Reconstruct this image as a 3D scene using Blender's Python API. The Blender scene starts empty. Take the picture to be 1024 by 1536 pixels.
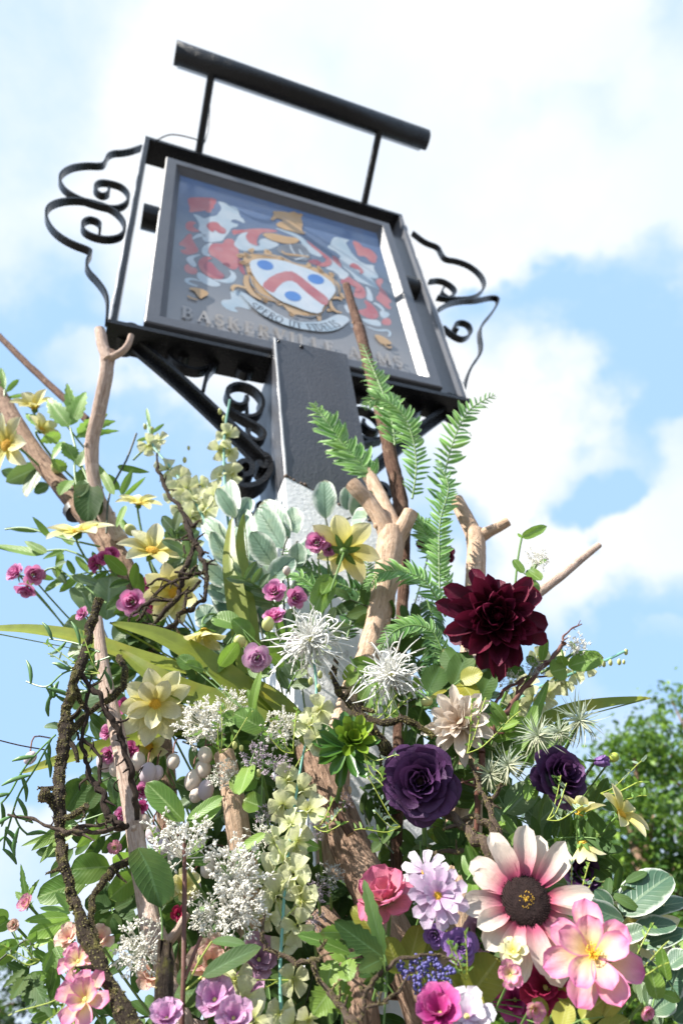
import bpy, bmesh, math, random
from mathutils import Vector, Matrix, noise as mnoise
from mathutils.geometry import tessellate_polygon
random.seed(11)
PI = math.pi
rad = math.radians
S = bpy.context.scene
COL = S.collection
V = Vector
# ------------------------------------------------------------------ camera
FPX = 1031.0
PIT, RHO = rad(40.6), rad(-8.33)
CAM = V((0, 0, 1.5))
F = V((0, math.cos(PIT), math.sin(PIT)))
_u0 = V((0, -math.sin(PIT), math.cos(PIT)))
_x0 = V((1, 0, 0))
R = math.cos(RHO) * _x0 + math.sin(RHO) * _u0
U = -math.sin(RHO) * _x0 + math.cos(RHO) * _u0
cd = bpy.data.cameras.new('camera')
cam = bpy.data.objects.new('camera', cd)
COL.objects.link(cam)
M3 = Matrix((R, U, -F)).transposed()
cam.matrix_world = Matrix.Translation(CAM) @ M3.to_4x4()
cd.sensor_fit = 'VERTICAL'
cd.sensor_height = 36.0
cd.sensor_width = 24.0
cd.lens = 36.0 * FPX / 1536
cd.clip_end = 2000
cd.clip_start = 0.02
cd.dof.use_dof = True
cd.dof.focus_distance = 0.76
cd.dof.aperture_fstop = 5.4
S.camera = cam


def ray(x, y):
    return F + R * ((x - 512) / FPX) + U * ((768 - y) / FPX)


def P(x, y, D):
    "world point whose distance in front of the camera along the ground is D"
    d = ray(x, y)
    return CAM + d * (D / d.y)


def px(n, p):
    "size in metres of n photo pixels at world point p"
    return n * ((p - CAM).dot(F)) / FPX


def NV(p, a=0.0, b=0.0, c=1.0):
    "direction at p: a towards image right, b towards image up, c towards the camera"
    d = (CAM - p).normalized()
    r = (R - d * R.dot(d)).normalized()
    u = d.cross(r)
    return (r * a + u * b + d * c).normalized()


# ------------------------------------------------------------------ mesh builder
class MB:
    def __init__(s):
        s.v = []; s.f = []; s.uv = []; s.rn = []

    def grid(s, fn, nu, nv, rnd=None, closed=False):
        b = len(s.v); r = random.random() if rnd is None else rnd
        for j in range(nv + 1):
            for i in range(nu + 1):
                p, uv = fn(i / nu, j / nv)
                s.v.append(p); s.uv.append(uv); s.rn.append(r)
        w = nu + 1
        for j in range(nv):
            for i in range(nu):
                a = b + j * w + i
                s.f.append((a, a + 1, a + 1 + w, a + w))

    def tube(s, pts, rads, n=8, sub=4, rough=0.0, cap=True, rnd=None, freq=30.0, bump=0.0):
        pts = [V(p) for p in pts]
        if not isinstance(rads, (list, tuple)):
            rads = [rads] * len(pts)
        Q, RR = [], []
        m = len(pts)
        if m == 2 or sub == 1:
            for k in range(m - 1):
                for q in range(sub):
                    t = q / sub
                    Q.append(pts[k].lerp(pts[k + 1], t)); RR.append(rads[k] * (1 - t) + rads[k + 1] * t)
        else:
            for k in range(m - 1):
                p0 = pts[max(k - 1, 0)]; p1 = pts[k]; p2 = pts[k + 1]; p3 = pts[min(k + 2, m - 1)]
                for q in range(sub):
                    t = q / sub
                    Q.append(0.5 * ((2 * p1) + (p2 - p0) * t + (2 * p0 - 5 * p1 + 4 * p2 - p3) * t * t + (3 * p1 - p0 - 3 * p2 + p3) * t ** 3))
                    RR.append(rads[k] * (1 - t) + rads[k + 1] * t)
        Q.append(pts[-1]); RR.append(rads[-1])
        b = len(s.v); L = 0
        r = random.random() if rnd is None else rnd
        t0 = (Q[1] - Q[0]).normalized()
        x = t0.orthogonal().normalized()
        for k, p in enumerate(Q):
            t = (Q[min(k + 1, len(Q) - 1)] - Q[max(k - 1, 0)]).normalized()
            x = (x - t * x.dot(t))
            x = x.normalized() if x.length > 1e-6 else t.orthogonal().normalized()
            y = t.cross(x)
            if k: L += (p - Q[k - 1]).length
            for i in range(n + 1):
                a = 2 * PI * (i % n) / n
                d = x * math.cos(a) + y * math.sin(a)
                rr = RR[k]
                if rough:
                    rr *= 1 + rough * mnoise.noise((p + d * RR[k]) * freq) + rough * .6 * mnoise.noise((p + d * RR[k]) * freq * 3.1)
                s.v.append(p + d * rr); s.uv.append((i / n, L)); s.rn.append(r)
        w = n + 1
        for k in range(len(Q) - 1):
            for i in range(n):
                a = b + k * w + i
                s.f.append((a, a + 1, a + 1 + w, a + w))
        if cap:
            for k, rev in ((0, True), (len(Q) - 1, False)):
                c = len(s.v); s.v.append(V(Q[k])); s.uv.append((.5, -1)); s.rn.append(r)
                ring = []
                for i in range(n + 1):
                    ring.append(len(s.v)); s.v.append(s.v[b + k * w + i].copy()); s.uv.append((.5, -1.0)); s.rn.append(r)
                for i in range(n):
                    s.f.append((c, ring[i + 1], ring[i]) if rev else (c, ring[i], ring[i + 1]))

    def ball(s, c, r, n=8, m=6, sc=(1, 1, 1), axis=None, rnd=None):
        c = V(c)
        q = (V(axis).to_track_quat('Z', 'Y').to_matrix() if axis is not None else Matrix.Identity(3))

        def fn(u, v):
            a = 2 * PI * u; t = PI * v
            return c + q @ V((math.sin(t) * math.cos(a) * r * sc[0], math.sin(t) * math.sin(a) * r * sc[1], -math.cos(t) * r * sc[2])), (u, v)
        s.grid(fn, n, m, rnd)

    def blade(s, p, d, n, L, W, a=.6, b=.4, curl=0.0, cup=0.0, fold=0.0, ruf=0.0, rf=3.0, twist=0.0, w0=.12, nu=4, nv=8, rnd=None, side=0.0, jag=0.0, ph=None, crk=.035):
        p = V(p); d = V(d).normalized(); n = V(n)
        n = n - d * n.dot(d)
        n = n.normalized() if n.length > 1e-5 else d.orthogonal().normalized()
        sd = d.cross(n)
        vm = a / (a + b); mx = vm ** a * (1 - vm) ** b
        ph = random.random() * 6 if ph is None else ph
        cs = [p.copy()]; st = nv * 2
        for k in range(st):
            v = (k + .5) / st
            th = curl * v; sw = side * v
            dd = (d * math.cos(th) + n * math.sin(th))
            dd = dd * math.cos(sw) + sd * math.sin(sw)
            cs.append(cs[-1] + dd * (L / st))

        def fn(uu, v):
            u = uu * 2 - 1
            k = min(int(round(v * st)), st)
            th = curl * v
            nn = n * math.cos(th) - d * math.sin(th)
            s2 = sd * math.cos(side * v) - d * math.sin(side * v)
            if twist:
                t = twist * v
                s2, nn = s2 * math.cos(t) + nn * math.sin(t), nn * math.cos(t) - s2 * math.sin(t)
            w = (v ** a * (1 - v) ** b / mx) if 0 < v < 1 else 0.0
            w = max(w, w0 * (1 - v), .015) * W / 2
            if crk: w *= 1 + 3.2 * crk * mnoise.noise(V((v * 4.5 + ph * 3, (1 if u > 0 else -1) * 2.3, ph)))
            if jag and abs(u) > .99 and 0 < v < 1:
                w *= 1 + jag * (1 if int(round(v * nv)) % 2 else -1)
            q = cs[k] + s2 * (u * w) + nn * (cup * u * u * w + fold * abs(u) * w + ruf * math.sin(rf * u * PI + v * 6 + ph) * w * v + crk * W * mnoise.noise(V((u * 1.7 + ph, v * 3.3, ph * 2))) * min(1, v * 3))
            return q, (uu, v)
        s.grid(fn, nu, nv, rnd)

    def poly(s, pts, rnd=.5):
        b = len(s.v)
        for p in pts:
            s.v.append(V(p)); s.uv.append((0, 0)); s.rn.append(rnd)
        for t in tessellate_polygon([[V(p) for p in pts]]):
            s.f.append((b + t[0], b + t[1], b + t[2]))

    def box(s, o, ax, ay, az, rnd=.5):
        "box from corner o spanned by three vectors"
        o = V(o)
        P8 = [o + ax * i + ay * j + az * k for k in (0, 1) for j in (0, 1) for i in (0, 1)]
        for q in ((0, 2, 3, 1), (4, 5, 7, 6), (0, 1, 5, 4), (2, 6, 7, 3), (0, 4, 6, 2), (1, 3, 7, 5)):
            b = len(s.v)
            for k, i in enumerate(q):
                s.v.append(P8[i].copy()); s.uv.append(((0, 0), (1, 0), (1, 1), (0, 1))[k]); s.rn.append(rnd)
            s.f.append((b, b + 1, b + 2, b + 3))

    def build(s, name, mat, parent=None, label=None, flat=False):
        if parent is not None:
            loc = ROOT[parent.name]
        else:
            loc = sum((q for q in s.v), V()) / max(1, len(s.v))
        me = bpy.data.meshes.new(name)
        me.from_pydata([q - loc for q in s.v], [], s.f)
        l1 = me.uv_layers.new(name='uv'); l2 = me.uv_layers.new(name='rnd')
        vi = [0] * len(me.loops); me.loops.foreach_get('vertex_index', vi)
        a = []; c = []
        for i in vi:
            a += s.uv[i]; c += (s.rn[i], 0.5)
        l1.data.foreach_set('uv', a); l2.data.foreach_set('uv', c)
        if not flat:
            me.polygons.foreach_set('use_smooth', [True] * len(me.polygons))
        me.materials.append(mat)
        me.update()
        o = bpy.data.objects.new(name, me)
        COL.objects.link(o)
        if parent is not None:
            o.parent = parent; ROOT[o.name] = loc
        else:
            o.location = loc; ROOT[o.name] = loc
        if label: o['label'] = label
        return o


ROOT = {}


def tag(o, label=None, cat=None, group=None, kind=None):
    if label: o['label'] = label
    if cat: o['category'] = cat
    if group: o['group'] = group
    if kind: o['kind'] = kind
    return o


def thing(name, label, cat, loc, group=None):
    o = bpy.data.objects.new(name, None)
    COL.objects.link(o)
    o.empty_display_size = .02
    o.location = loc
    ROOT[o.name] = V(loc)
    return tag(o, label, cat, group)


# ------------------------------------------------------------------ materials
class NT:
    def __init__(s, name):
        s.m = bpy.data.materials.new(name); s.m.use_nodes = True
        s.t = s.m.node_tree; s.t.nodes.clear()
        s.out = s.n('ShaderNodeOutputMaterial')

    def n(s, t, **k):
        o = s.t.nodes.new(t)
        for a, b in k.items():
            setattr(o, a, b)
        return o

    def l(s, a, b):
        s.t.links.new(a, b)

    def val(s, sock, v):
        if hasattr(v, 'is_output') or isinstance(v, bpy.types.NodeSocket):
            s.l(v, sock)
        else:
            sock.default_value = v

    def math(s, op, a, b=0.0, clamp=False):
        o = s.n('ShaderNodeMath', operation=op, use_clamp=clamp)
        s.val(o.inputs[0], a); s.val(o.inputs[1], b)
        return o.outputs[0]

    def mix(s, f, a, b, bt='MIX'):
        o = s.n('ShaderNodeMix', data_type='RGBA', blend_type=bt)
        s.val(o.inputs[0], f); s.val(o.inputs[6], a if not isinstance(a, tuple) else (*a, 1)); s.val(o.inputs[7], b if not isinstance(b, tuple) else (*b, 1))
        return o.outputs[2]

    def uv(s, name='uv'):
        o = s.n('ShaderNodeUVMap', uv_map=name)
        x = s.n('ShaderNodeSeparateXYZ'); s.l(o.outputs[0], x.inputs[0])
        return o.outputs[0], x.outputs[0], x.outputs[1]

    def obj(s):
        return s.n('ShaderNodeTexCoord').outputs['Object']

    def noise(s, vec, scale, detail=4, rough=.55, stretch=None, dist=0.0):
        if stretch:
            m = s.n('ShaderNodeMapping'); m.inputs['Scale'].default_value = stretch
            s.l(vec, m.inputs[0]); vec = m.outputs[0]
        o = s.n('ShaderNodeTexNoise')
        o.inputs['Scale'].default_value = scale; o.inputs['Detail'].default_value = detail; o.inputs['Roughness'].default_value = rough; o.inputs['Distortion'].default_value = dist
        s.l(vec, o.inputs['Vector'])
        return o.outputs['Fac']

    def ramp(s, f, stops, interp='LINEAR'):
        o = s.n('ShaderNodeValToRGB'); r = o.color_ramp; r.interpolation = interp
        while len(r.elements) < len(stops): r.elements.new(.5)
        for e, (p, c) in zip(r.elements, stops):
            e.position = p
            e.color = (*c, 1) if isinstance(c, tuple) else (c, c, c, 1)
        s.val(o.inputs[0], f)
        return o.outputs[0]

    def bump(s, h, strength, dist):
        o = s.n('ShaderNodeBump'); o.inputs['Strength'].default_value = strength; o.inputs['Distance'].default_value = dist
        s.l(h, o.inputs['Height'])
        return o.outputs[0]

    def done(s, col, rough=.5, bump=None, trans=0.0, tcol=None, spec=.5, coat=0.0, metal=0.0):
        p = s.n('ShaderNodeBsdfPrincipled')
        s.val(p.inputs['Base Color'], col if not isinstance(col, tuple) else (*col, 1))
        s.val(p.inputs['Roughness'], rough)
        p.inputs['Specular IOR Level'].default_value = spec
        p.inputs['Coat Weight'].default_value = coat
        p.inputs['Metallic'].default_value = metal
        if bump is not None: s.l(bump, p.inputs['Normal'])
        sh = p.outputs[0]
        if trans:
            t = s.n('ShaderNodeBsdfTranslucent')
            c = tcol if tcol is not None else col
            s.val(t.inputs[0], c if not isinstance(c, tuple) else (*c, 1))
            m = s.n('ShaderNodeMixShader'); m.inputs[0].default_value = trans
            s.l(sh, m.inputs[1]); s.l(t.outputs[0], m.inputs[2]); sh = m.outputs[0]
        s.l(sh, s.out.inputs[0])
        return s.m


def petal_mat(name, stops, edge=None, vein=.4, trans=.3, rough=.6, var=.12, edgew=.25):
    "fabric petal: pigment runs from base to tip, fine veins, weave bump"
    k = NT(name)
    uv, u, v = k.uv(); _, r, _ = k.uv('rnd')
    nz = k.noise(k.obj(), 26, 2)
    vv = k.math('ADD', v, k.math('MULTIPLY', k.math('SUBTRACT', nz, .5), .25))
    c = k.ramp(vv, stops)
    if edge is not None:
        e = k.math('ABSOLUTE', k.math('SUBTRACT', k.math('MULTIPLY', u, 2.0), 1.0))
        e = k.math('MULTIPLY', k.math('SUBTRACT', e, 1 - edgew), 1.0 / edgew, True)
        c = k.mix(e, c, edge)
    st = k.noise(uv, 6.0, 3, .6, (9, .7, 1))
    c = k.mix(vein, c, k.ramp(st, [(.3, (.25, .25, .25)), (.7, (1.0, 1.0, 1.0))]), 'MULTIPLY')
    hv = k.n('ShaderNodeHueSaturation'); k.l(c, hv.inputs['Color'])
    k.l(k.math('ADD', 1 - var, k.math('MULTIPLY', r, 2 * var)), hv.inputs['Value'])
    k.l(k.math('ADD', .494, k.math('MULTIPLY', r, .012)), hv.inputs['Hue'])
    c = hv.outputs[0]
    b = k.bump(k.math('ADD', st, k.noise(k.obj(), 180, 3)), .5, .0014)
    return k.done(c, rough, b, trans, None, .25)


def leaf_mat(name, c1, c2, rib=(.3, .4, .18), edge=None, edgew=.3, trans=.25, rough=.45, side=True, spec=.4):
    k = NT(name)
    uv, u, v = k.uv(); _, r, _ = k.uv('rnd')
    c = k.mix(r, c1, c2)
    nz = k.noise(k.obj(), 60, 3)
    c = k.mix(.35, c, k.ramp(nz, [(.3, (.45, .45, .45)), (.7, (1.15, 1.15, 1.15))]), 'MULTIPLY')
    a = k.math('ABSOLUTE', k.math('SUBTRACT', k.math('MULTIPLY', u, 2.0), 1.0))
    h = nz
    if side:
        ph = k.math('SUBTRACT', k.math('MULTIPLY', v, 60.0), k.math('MULTIPLY', a, 16.0))
        ve = k.math('POWER', k.math('ADD', k.math('MULTIPLY', k.math('SINE', ph), .5), .5), 10.0)
        c = k.mix(k.math('MULTIPLY', ve, .17), c, rib)
        h = ve
    if edge is not None:
        n2 = k.noise(k.obj(), 60, 4, .7)
        e = k.math('ADD', a, k.math('MULTIPLY', k.math('SUBTRACT', n2, .5), .7))
        e = k.math('MULTIPLY', k.math('SUBTRACT', e, 1 - edgew), 3.5, True)
        c = k.mix(e, c, edge)
    tip = k.math('MULTIPLY', k.ramp(k.math('ADD', v, k.math('MULTIPLY', k.math('SUBTRACT', k.noise(k.obj(), 70, 3), .5), .5)), [(.96, 0.0), (1.0, 1.0)]), .6)
    c = k.mix(tip, c, (.16, .11, .04))
    c = k.mix(k.ramp(k.noise(k.obj(), 16, 3), [(.5, 0.0), (.75, .45)]), c, (min(1, c1[0] * 2.4 + .03), c1[1] * 1.5, c1[2] * .9))
    m = k.math('LESS_THAN', a, .07)
    c = k.mix(k.math('MULTIPLY', m, .7), c, rib)
    tc = k.mix(.5, c, (.25, .45, .05), 'MIX') if edge is None else c
    return k.done(c, rough, k.bump(h, .25, .0015), trans, tc, spec)


def bark_mat(name, c1, c2, c3, cut=(.55, .36, .2), scale=1.0, bstr=.6, moss=None, mossamt=.5):
    k = NT(name)
    uv, u, v = k.uv()
    o = k.obj()
    fine = k.noise(uv, 14 * scale, 6, .7, (2.0, 3.2, 1))
    crack = k.ramp(k.noise(uv, 9 * scale, 5, .6, (2.6, 2.0, 1), .8), [(.35, 1.0), (.42, 0.0)])
    big = k.noise(o, 16 * scale, 4)
    c = k.ramp(fine, [(.32, c3), (.5, c1), (.72, c2)])
    c = k.mix(k.math('MULTIPLY', big, .35), c, c3)
    spk = k.noise(o, 130, 2)
    c = k.mix(k.ramp(spk, [(.66, 0.0), (.74, .3)]), c, c2)
    c = k.mix(k.math('MULTIPLY', crack, .55), c, tuple(q * .6 for q in c3))
    pt = k.ramp(k.noise(o, 34, 4, .6), [(.55, 0.0), (.66, .55)])
    c = k.mix(pt, c, tuple(min(1, q * 1.15) for q in c2))
    h = k.math('SUBTRACT', k.math('ADD', fine, k.math('MULTIPLY', spk, .5)), crack)
    if moss:
        mz = k.noise(o, 55, 5, .7)
        mm = k.ramp(mz, [(mossamt, 0.0), (mossamt + .12, 1.0)])
        c = k.mix(mm, c, k.mix(k.noise(o, 300, 2), moss, tuple(q * 2.2 for q in moss)))
        h = k.math('ADD', h, k.math('MULTIPLY', mz, 2.0))
    ce = k.math('LESS_THAN', v, -.5)
    c = k.mix(ce, c, cut)
    return k.done(c, .85, k.bump(h, min(1.0, bstr * 1.15), .005), 0, None, .2)


def plain(name, c, rough=.5, var=.2, scale=30, bstr=.0, spec=.5, trans=0.0, coat=0.0, detail=4):
    k = NT(name)
    nz = k.noise(k.obj(), scale, detail)
    _, r, _ = k.uv('rnd')
    cc = k.mix(nz, tuple(q * (1 - var) for q in c), tuple(min(1, q * (1 + var)) for q in c))
    hv = k.n('ShaderNodeHueSaturation'); k.l(cc, hv.inputs['Color'])
    k.l(k.math('ADD', .88, k.math('MULTIPLY', r, .24)), hv.inputs['Value'])
    return k.done(hv.outputs[0], rough, k.bump(nz, bstr, .003) if bstr else None, trans, None, spec, coat)


# ------------------------------------------------------------------ sky and sun
SUN = V((-.55, -.42, .72)).normalized()
EXPO = 1.3
w = bpy.data.worlds.new('World'); S.world = w
w.use_nodes = True
T = w.node_tree; T.nodes.clear()


def wn(t, **k):
    o = T.nodes.new(t)
    for a, b in k.items(): setattr(o, a, b)
    return o


def wl(a, b):
    if isinstance(a, (int, float)): b.default_value = a
    else: T.links.new(a, b)


def wm(op, a, b=0.0, clamp=False):
    o = wn('ShaderNodeMath', operation=op, use_clamp=clamp); wl(a, o.inputs[0]); wl(b, o.inputs[1]); return o.outputs[0]


sky = wn('ShaderNodeTexSky', sky_type='NISHITA', sun_disc=False)
sky.sun_elevation = math.asin(SUN.z)
sky.sun_rotation = math.atan2(SUN.x, SUN.y)
sky.altitude = 50; sky.air_density = 1.0; sky.dust_density = .6; sky.ozone_density = 1.2
tc = wn('ShaderNodeTexCoord').outputs['Generated']
# cloud cover over the dome: soft patches of clear and covered sky
LOBES = [  # direction as seen in the photo, angular radius (deg), weight (+ cloud, - clear)
    (120, 700, 14, -.62), (60, 880, 11, -.6), (300, 640, 6, .45), (60, 1040, 10, -.42), (40, 1200, 9, .55), (10, 1330, 6, -.3), (230, 600, 8, -.25),
    (965, 590, 10, -.85), (850, 650, 7, -.6), (1010, 450, 8, -.45), (700, 660, 7, .3), (940, 780, 12, .85), (820, 860, 9, .45), (1010, 960, 8, -.7), (900, 970, 9, -.8), (800, 1040, 9, -.35), (1015, 1030, 4, .3),
    (640, 180, 22, .44), (850, 320, 18, .46), (330, 200, 10, .15), (60, 330, 18, .36), (470, 90, 9, .2), (60, 60, 18, .0), (190, 160, 16, -.32), (520, 560, 14, .3), (70, 480, 10, .35), (860, 20, 11, -.55), (1010, 80, 6, .25), (960, 200, 8, .1)]
acc = None
nrm = wn('ShaderNodeVectorMath', operation='NORMALIZE'); T.links.new(tc, nrm.inputs[0])
wv = wn('ShaderNodeTexNoise'); wv.inputs['Scale'].default_value = 3.4; wv.inputs['Detail'].default_value = 5; wv.inputs['Roughness'].default_value = .5
T.links.new(nrm.outputs[0], wv.inputs['Vector'])
wof = wn('ShaderNodeVectorMath', operation='MULTIPLY_ADD'); T.links.new(wv.outputs['Color'], wof.inputs[0]); wof.inputs[1].default_value = (.16, .16, .16)
sub = wn('ShaderNodeVectorMath', operation='SUBTRACT'); T.links.new(nrm.outputs[0], sub.inputs[0]); sub.inputs[1].default_value = (.08, .08, .08)
T.links.new(sub.outputs[0], wof.inputs[2])
for (lx, ly, lr, wt) in LOBES:
    d = wn('ShaderNodeVectorMath', operation='DOT_PRODUCT'); T.links.new(wof.outputs[0], d.inputs[0]); d.inputs[1].default_value = ray(lx, ly).normalized()
    mr = wn('ShaderNodeMapRange', interpolation_type='SMOOTHSTEP')
    T.links.new(d.outputs['Value'], mr.inputs[0])
    mr.inputs[1].default_value = math.cos(rad(lr * 1.45)); mr.inputs[2].default_value = math.cos(rad(lr * .25)); mr.inputs[3].default_value = 0; mr.inputs[4].default_value = wt
    acc = mr.outputs[0] if acc is None else wm('ADD', acc, mr.outputs[0])
n1 = wn('ShaderNodeTexNoise'); n1.inputs['Scale'].default_value = 3.6; n1.inputs['Detail'].default_value = 7; n1.inputs['Roughness'].default_value = .55
T.links.new(nrm.outputs[0], n1.inputs['Vector'])
cov = wm('ADD', acc, wm('MULTIPLY', wm('SUBTRACT', n1.outputs['Fac'], .18), 1.45))
mk = wn('ShaderNodeMapRange', interpolation_type='SMOOTHSTEP'); T.links.new(cov, mk.inputs[0])
mk.inputs[1].default_value = .05; mk.inputs[2].default_value = 1.05
n2 = wn('ShaderNodeTexNoise'); n2.inputs['Scale'].default_value = 3.0; n2.inputs['Detail'].default_value = 6
T.links.new(nrm.outputs[0], n2.inputs['Vector'])
cr = wn('ShaderNodeValToRGB'); cr.color_ramp.elements[0].position = .35; cr.color_ramp.elements[1].position = .65
CL = 5.9
cr.color_ramp.elements[0].color = (.82, .90, 1.0, 1); cr.color_ramp.elements[1].color = (1.0, 1.0, 1.0, 1)
T.links.new(n2.outputs['Fac'], cr.inputs[0])
cs = wn('ShaderNodeVectorMath', operation='SCALE'); T.links.new(cr.outputs[0], cs.inputs[0]); cs.inputs['Scale'].default_value = CL
tint = wn('ShaderNodeMix', data_type='RGBA', blend_type='MIX'); tint.inputs[0].default_value = .86
T.links.new(sky.outputs[0], tint.inputs[6]); tint.inputs[7].default_value = (2.75, 4.3, 6.5, 1)
mx = wn('ShaderNodeMix', data_type='RGBA'); T.links.new(mk.outputs[0], mx.inputs[0]); T.links.new(tint.outputs[2], mx.inputs[6]); T.links.new(cs.outputs[0], mx.inputs[7])
bg = wn('ShaderNodeBackground'); bg.inputs[1].default_value = .078
T.links.new(mx.outputs[2], bg.inputs[0])
wo = wn('ShaderNodeOutputWorld'); T.links.new(bg.outputs[0], wo.inputs[0])
sl = bpy.data.lights.new('sun', 'SUN'); sl.energy = 5.0; sl.angle = rad(.55); sl.color = (1.0, .95, .87)
so = bpy.data.objects.new('sun', sl); COL.objects.link(so)
so.rotation_euler = SUN.to_track_quat('Z', 'Y').to_euler(); so.location = (-6, -4, 12)
S.view_settings.view_transform = 'Standard'; S.view_settings.look = 'None'
S.view_settings.exposure = EXPO; S.view_settings.gamma = 1
S.cycles.max_bounces = 7; S.cycles.diffuse_bounces = 4; S.cycles.glossy_bounces = 3; S.cycles.transmission_bounces = 4
S.cycles.use_denoising = True

# ------------------------------------------------------------------ ground
k = NT('paving_ground')
o = k.obj()
br = k.n('ShaderNodeTexBrick'); br.inputs['Scale'].default_value = 1.6; br.inputs['Color1'].default_value = (.15, .14, .13, 1); br.inputs['Color2'].default_value = (.06, .058, .055, 1); br.inputs['Mortar'].default_value = (.06, .058, .055, 1); br.inputs['Mortar Size'].default_value = .012
k.l(o, br.inputs['Vector'])
gn = k.noise(o, 5, 6)
gm = k.done(k.mix(.5, br.outputs[0], k.ramp(gn, [(.3, (.6, .6, .6)), (.7, (1.1, 1.1, 1.1))]), 'MULTIPLY'), .85, k.bump(gn, .3, .01))
g = MB()
g.grid(lambda u, v: (V(((u - .5) * 1600, (v - .5) * 1600, 0)), (u, v)), 8, 8)
tag(g.build('ground', gm), kind='structure')
# ------------------------------------------------------------------ the sign: frame coordinates
YAW = rad(25)
RX = V((math.cos(YAW), math.sin(YAW), 0)); NN = V((math.sin(YAW), -math.cos(YAW), 0)); ZZ = V((0, 0, 1))
O = V((-.46882, .88070, 2.53545)) + CAM
FW, FH = .95, 1.102


def Q(a, b, z):
    "a along the board, b towards its front, z from the frame top"
    return O + RX * a + NN * b + ZZ * z


def pl(x, y, b):
    "photo point to (a, z) on the plane at offset b"
    d = ray(x, y); o = O + NN * b - CAM
    p = d * (o.dot(NN) / d.dot(NN)) - o
    return p.dot(RX), p.z


def Bp(x, y, b):
    a, z = pl(x, y, b)
    return Q(a, b, z)


# black gloss paint, brushed on, with chips
k = NT('black_gloss_paint')
o = k.obj()
n1_ = k.noise(o, 220, 3); n2_ = k.noise(o, 35, 4)
ch = k.noise(o, 60, 6, .75)
c = k.mix(k.ramp(ch, [(.66, 0.0), (.70, 1.0)]), k.mix(n2_, (.003, .003, .004), (.009, .009, .010)), (.075, .06, .05))
BLACK = k.done(c, k.ramp(n2_, [(.3, .12), (.7, .32)]), k.bump(k.math('ADD', n1_, n2_), .5, .003), 0, None, .35)
k = NT('charcoal_post_paint')
o = k.obj()
n1_ = k.noise(o, 190, 4, .6, (1, 1, .6)); n2_ = k.noise(o, 9, 5)
c = k.mix(n2_, (.045, .047, .055), (.075, .077, .088))
c = k.mix(k.ramp(k.noise(o, 30, 5, .7, (1, 1, .12)), [(.56, 0.0), (.7, .5)]), c, (.11, .11, .12))
c = k.mix(k.ramp(k.noise(o, 26, 6, .8), [(.69, 0.0), (.71, .8)]), c, (.24, .235, .23))
POST = k.done(c, k.ramp(n2_, [(.3, .30), (.7, .45)]), k.bump(n1_, .55, .003), 0, None, .6)
k = NT('white_post_paint')
o = k.obj()
n1_ = k.noise(o, 120, 4); n2_ = k.noise(o, 14, 5)
c = k.mix(n2_, (.70, .71, .72), (.82, .82, .82))
c = k.mix(k.ramp(k.noise(o, 22, 6, .7), [(.62, 0.0), (.68, .8)]), c, (.40, .38, .35))
c = k.mix(k.ramp(k.noise(o, 22, 5, .7, (1, 1, .1)), [(.5, 0.0), (.7, .5)]), c, (.52, .51, .48))
WHITE = k.done(c, .55, k.bump(n1_, .4, .003))
k = NT('slate_frame_paint')
o = k.obj()
n1_ = k.noise(o, 160, 3, .5); n2_ = k.noise(o, 18, 5)
c = k.mix(n2_, (.075, .08, .095), (.12, .125, .14))
c = k.mix(k.ramp(k.noise(o, 40, 6, .75), [(.64, 0.0), (.68, .7)]), c, (.03, .03, .03))
SLATE = k.done(c, .36, k.bump(n1_, .3, .002), 0, None, .6)
RUST = plain('rusty_edge', (.10, .065, .045), .8, .5, 90, .5)

post = thing('sign_post', 'square timber post painted charcoal above white, carrying the pub sign', 'post', Q(.4875, -.07, -2.53545 - 1.5))
PA0, PA1, PF, PB = .39, .585, .03, -.165
ZT, ZL, ZR = -1.10, -1.547, -1.655       # frame underside; paint line at the two front edges
m = MB()


def ring(z0, z1, g=0.0):
    return [Q(PA0 - g, PF + g, z0), Q(PA1 + g, PF + g, z1), Q(PA1 + g, PB - g, z1), Q(PA0 - g, PB - g, z0)]


def loft(m, A, B, n=14):
    for i in range(4):
        j = (i + 1) % 4
        m.grid(lambda u, v, i=i, j=j: ((A[i].lerp(A[j], u)).lerp(B[i].lerp(B[j], u), v), (u, v)), n, n, .5)


zb0, zb1 = -1.547, -1.645
top = ring(ZT - .004, ZT - .004); bot = ring(zb0, zb1)
loft(m, bot, top)
m.grid(lambda u, v: (top[0].lerp(top[1], u).lerp(top[3].lerp(top[2], u), v), (u, v)), 2, 2, .5)
up = m.build('charcoal_shaft', POST, post)
# front tongue of the post lapping up over the frame rail
m = MB(); m.box(Q(PA0, .004, ZT - .004), RX * (PA1 - PA0), NN * (PF - .004), ZZ * .046); m.build('front_tongue', POST, post, flat=True)
m = MB(); loft(m, ring(-4.035, -4.035, .003), ring(zb0 - .002, zb1 - .002, .003)); m.build('white_base', WHITE, post)
m = MB()
for k_ in range(26):  # torn lip of old paint along the change of colour
    t = k_ / 25
    p = Q(PA0, PF, zb0).lerp(Q(PA1, PF, zb1), t)
    m.ball(p + NN * .001 + ZZ * random.uniform(-.003, .003), random.uniform(.002, .006), 6, 4)
m.build('paint_lip', RUST, post)
m = MB(); m.tube([Q(PA0, PF, ZT + .04), Q(PA0, PF, -1.3), Q(PA0, PF, zb0)], .0035, 6, 8, .6, freq=160)
m.build('worn_arris', plain('worn_arris_paint', (.55, .55, .55), .3, .4, 200, .4), post)  # pale bead paints the sunlit highlight along the post's front edge
m = MB(); m.ball(Q(.46, PF + .001, ZT + .028), .006, 8, 6); m.ball(Q(.40, PF + .001, ZT + .03), .004, 8, 6); m.build('bolt_head', BLACK, post)

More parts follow.
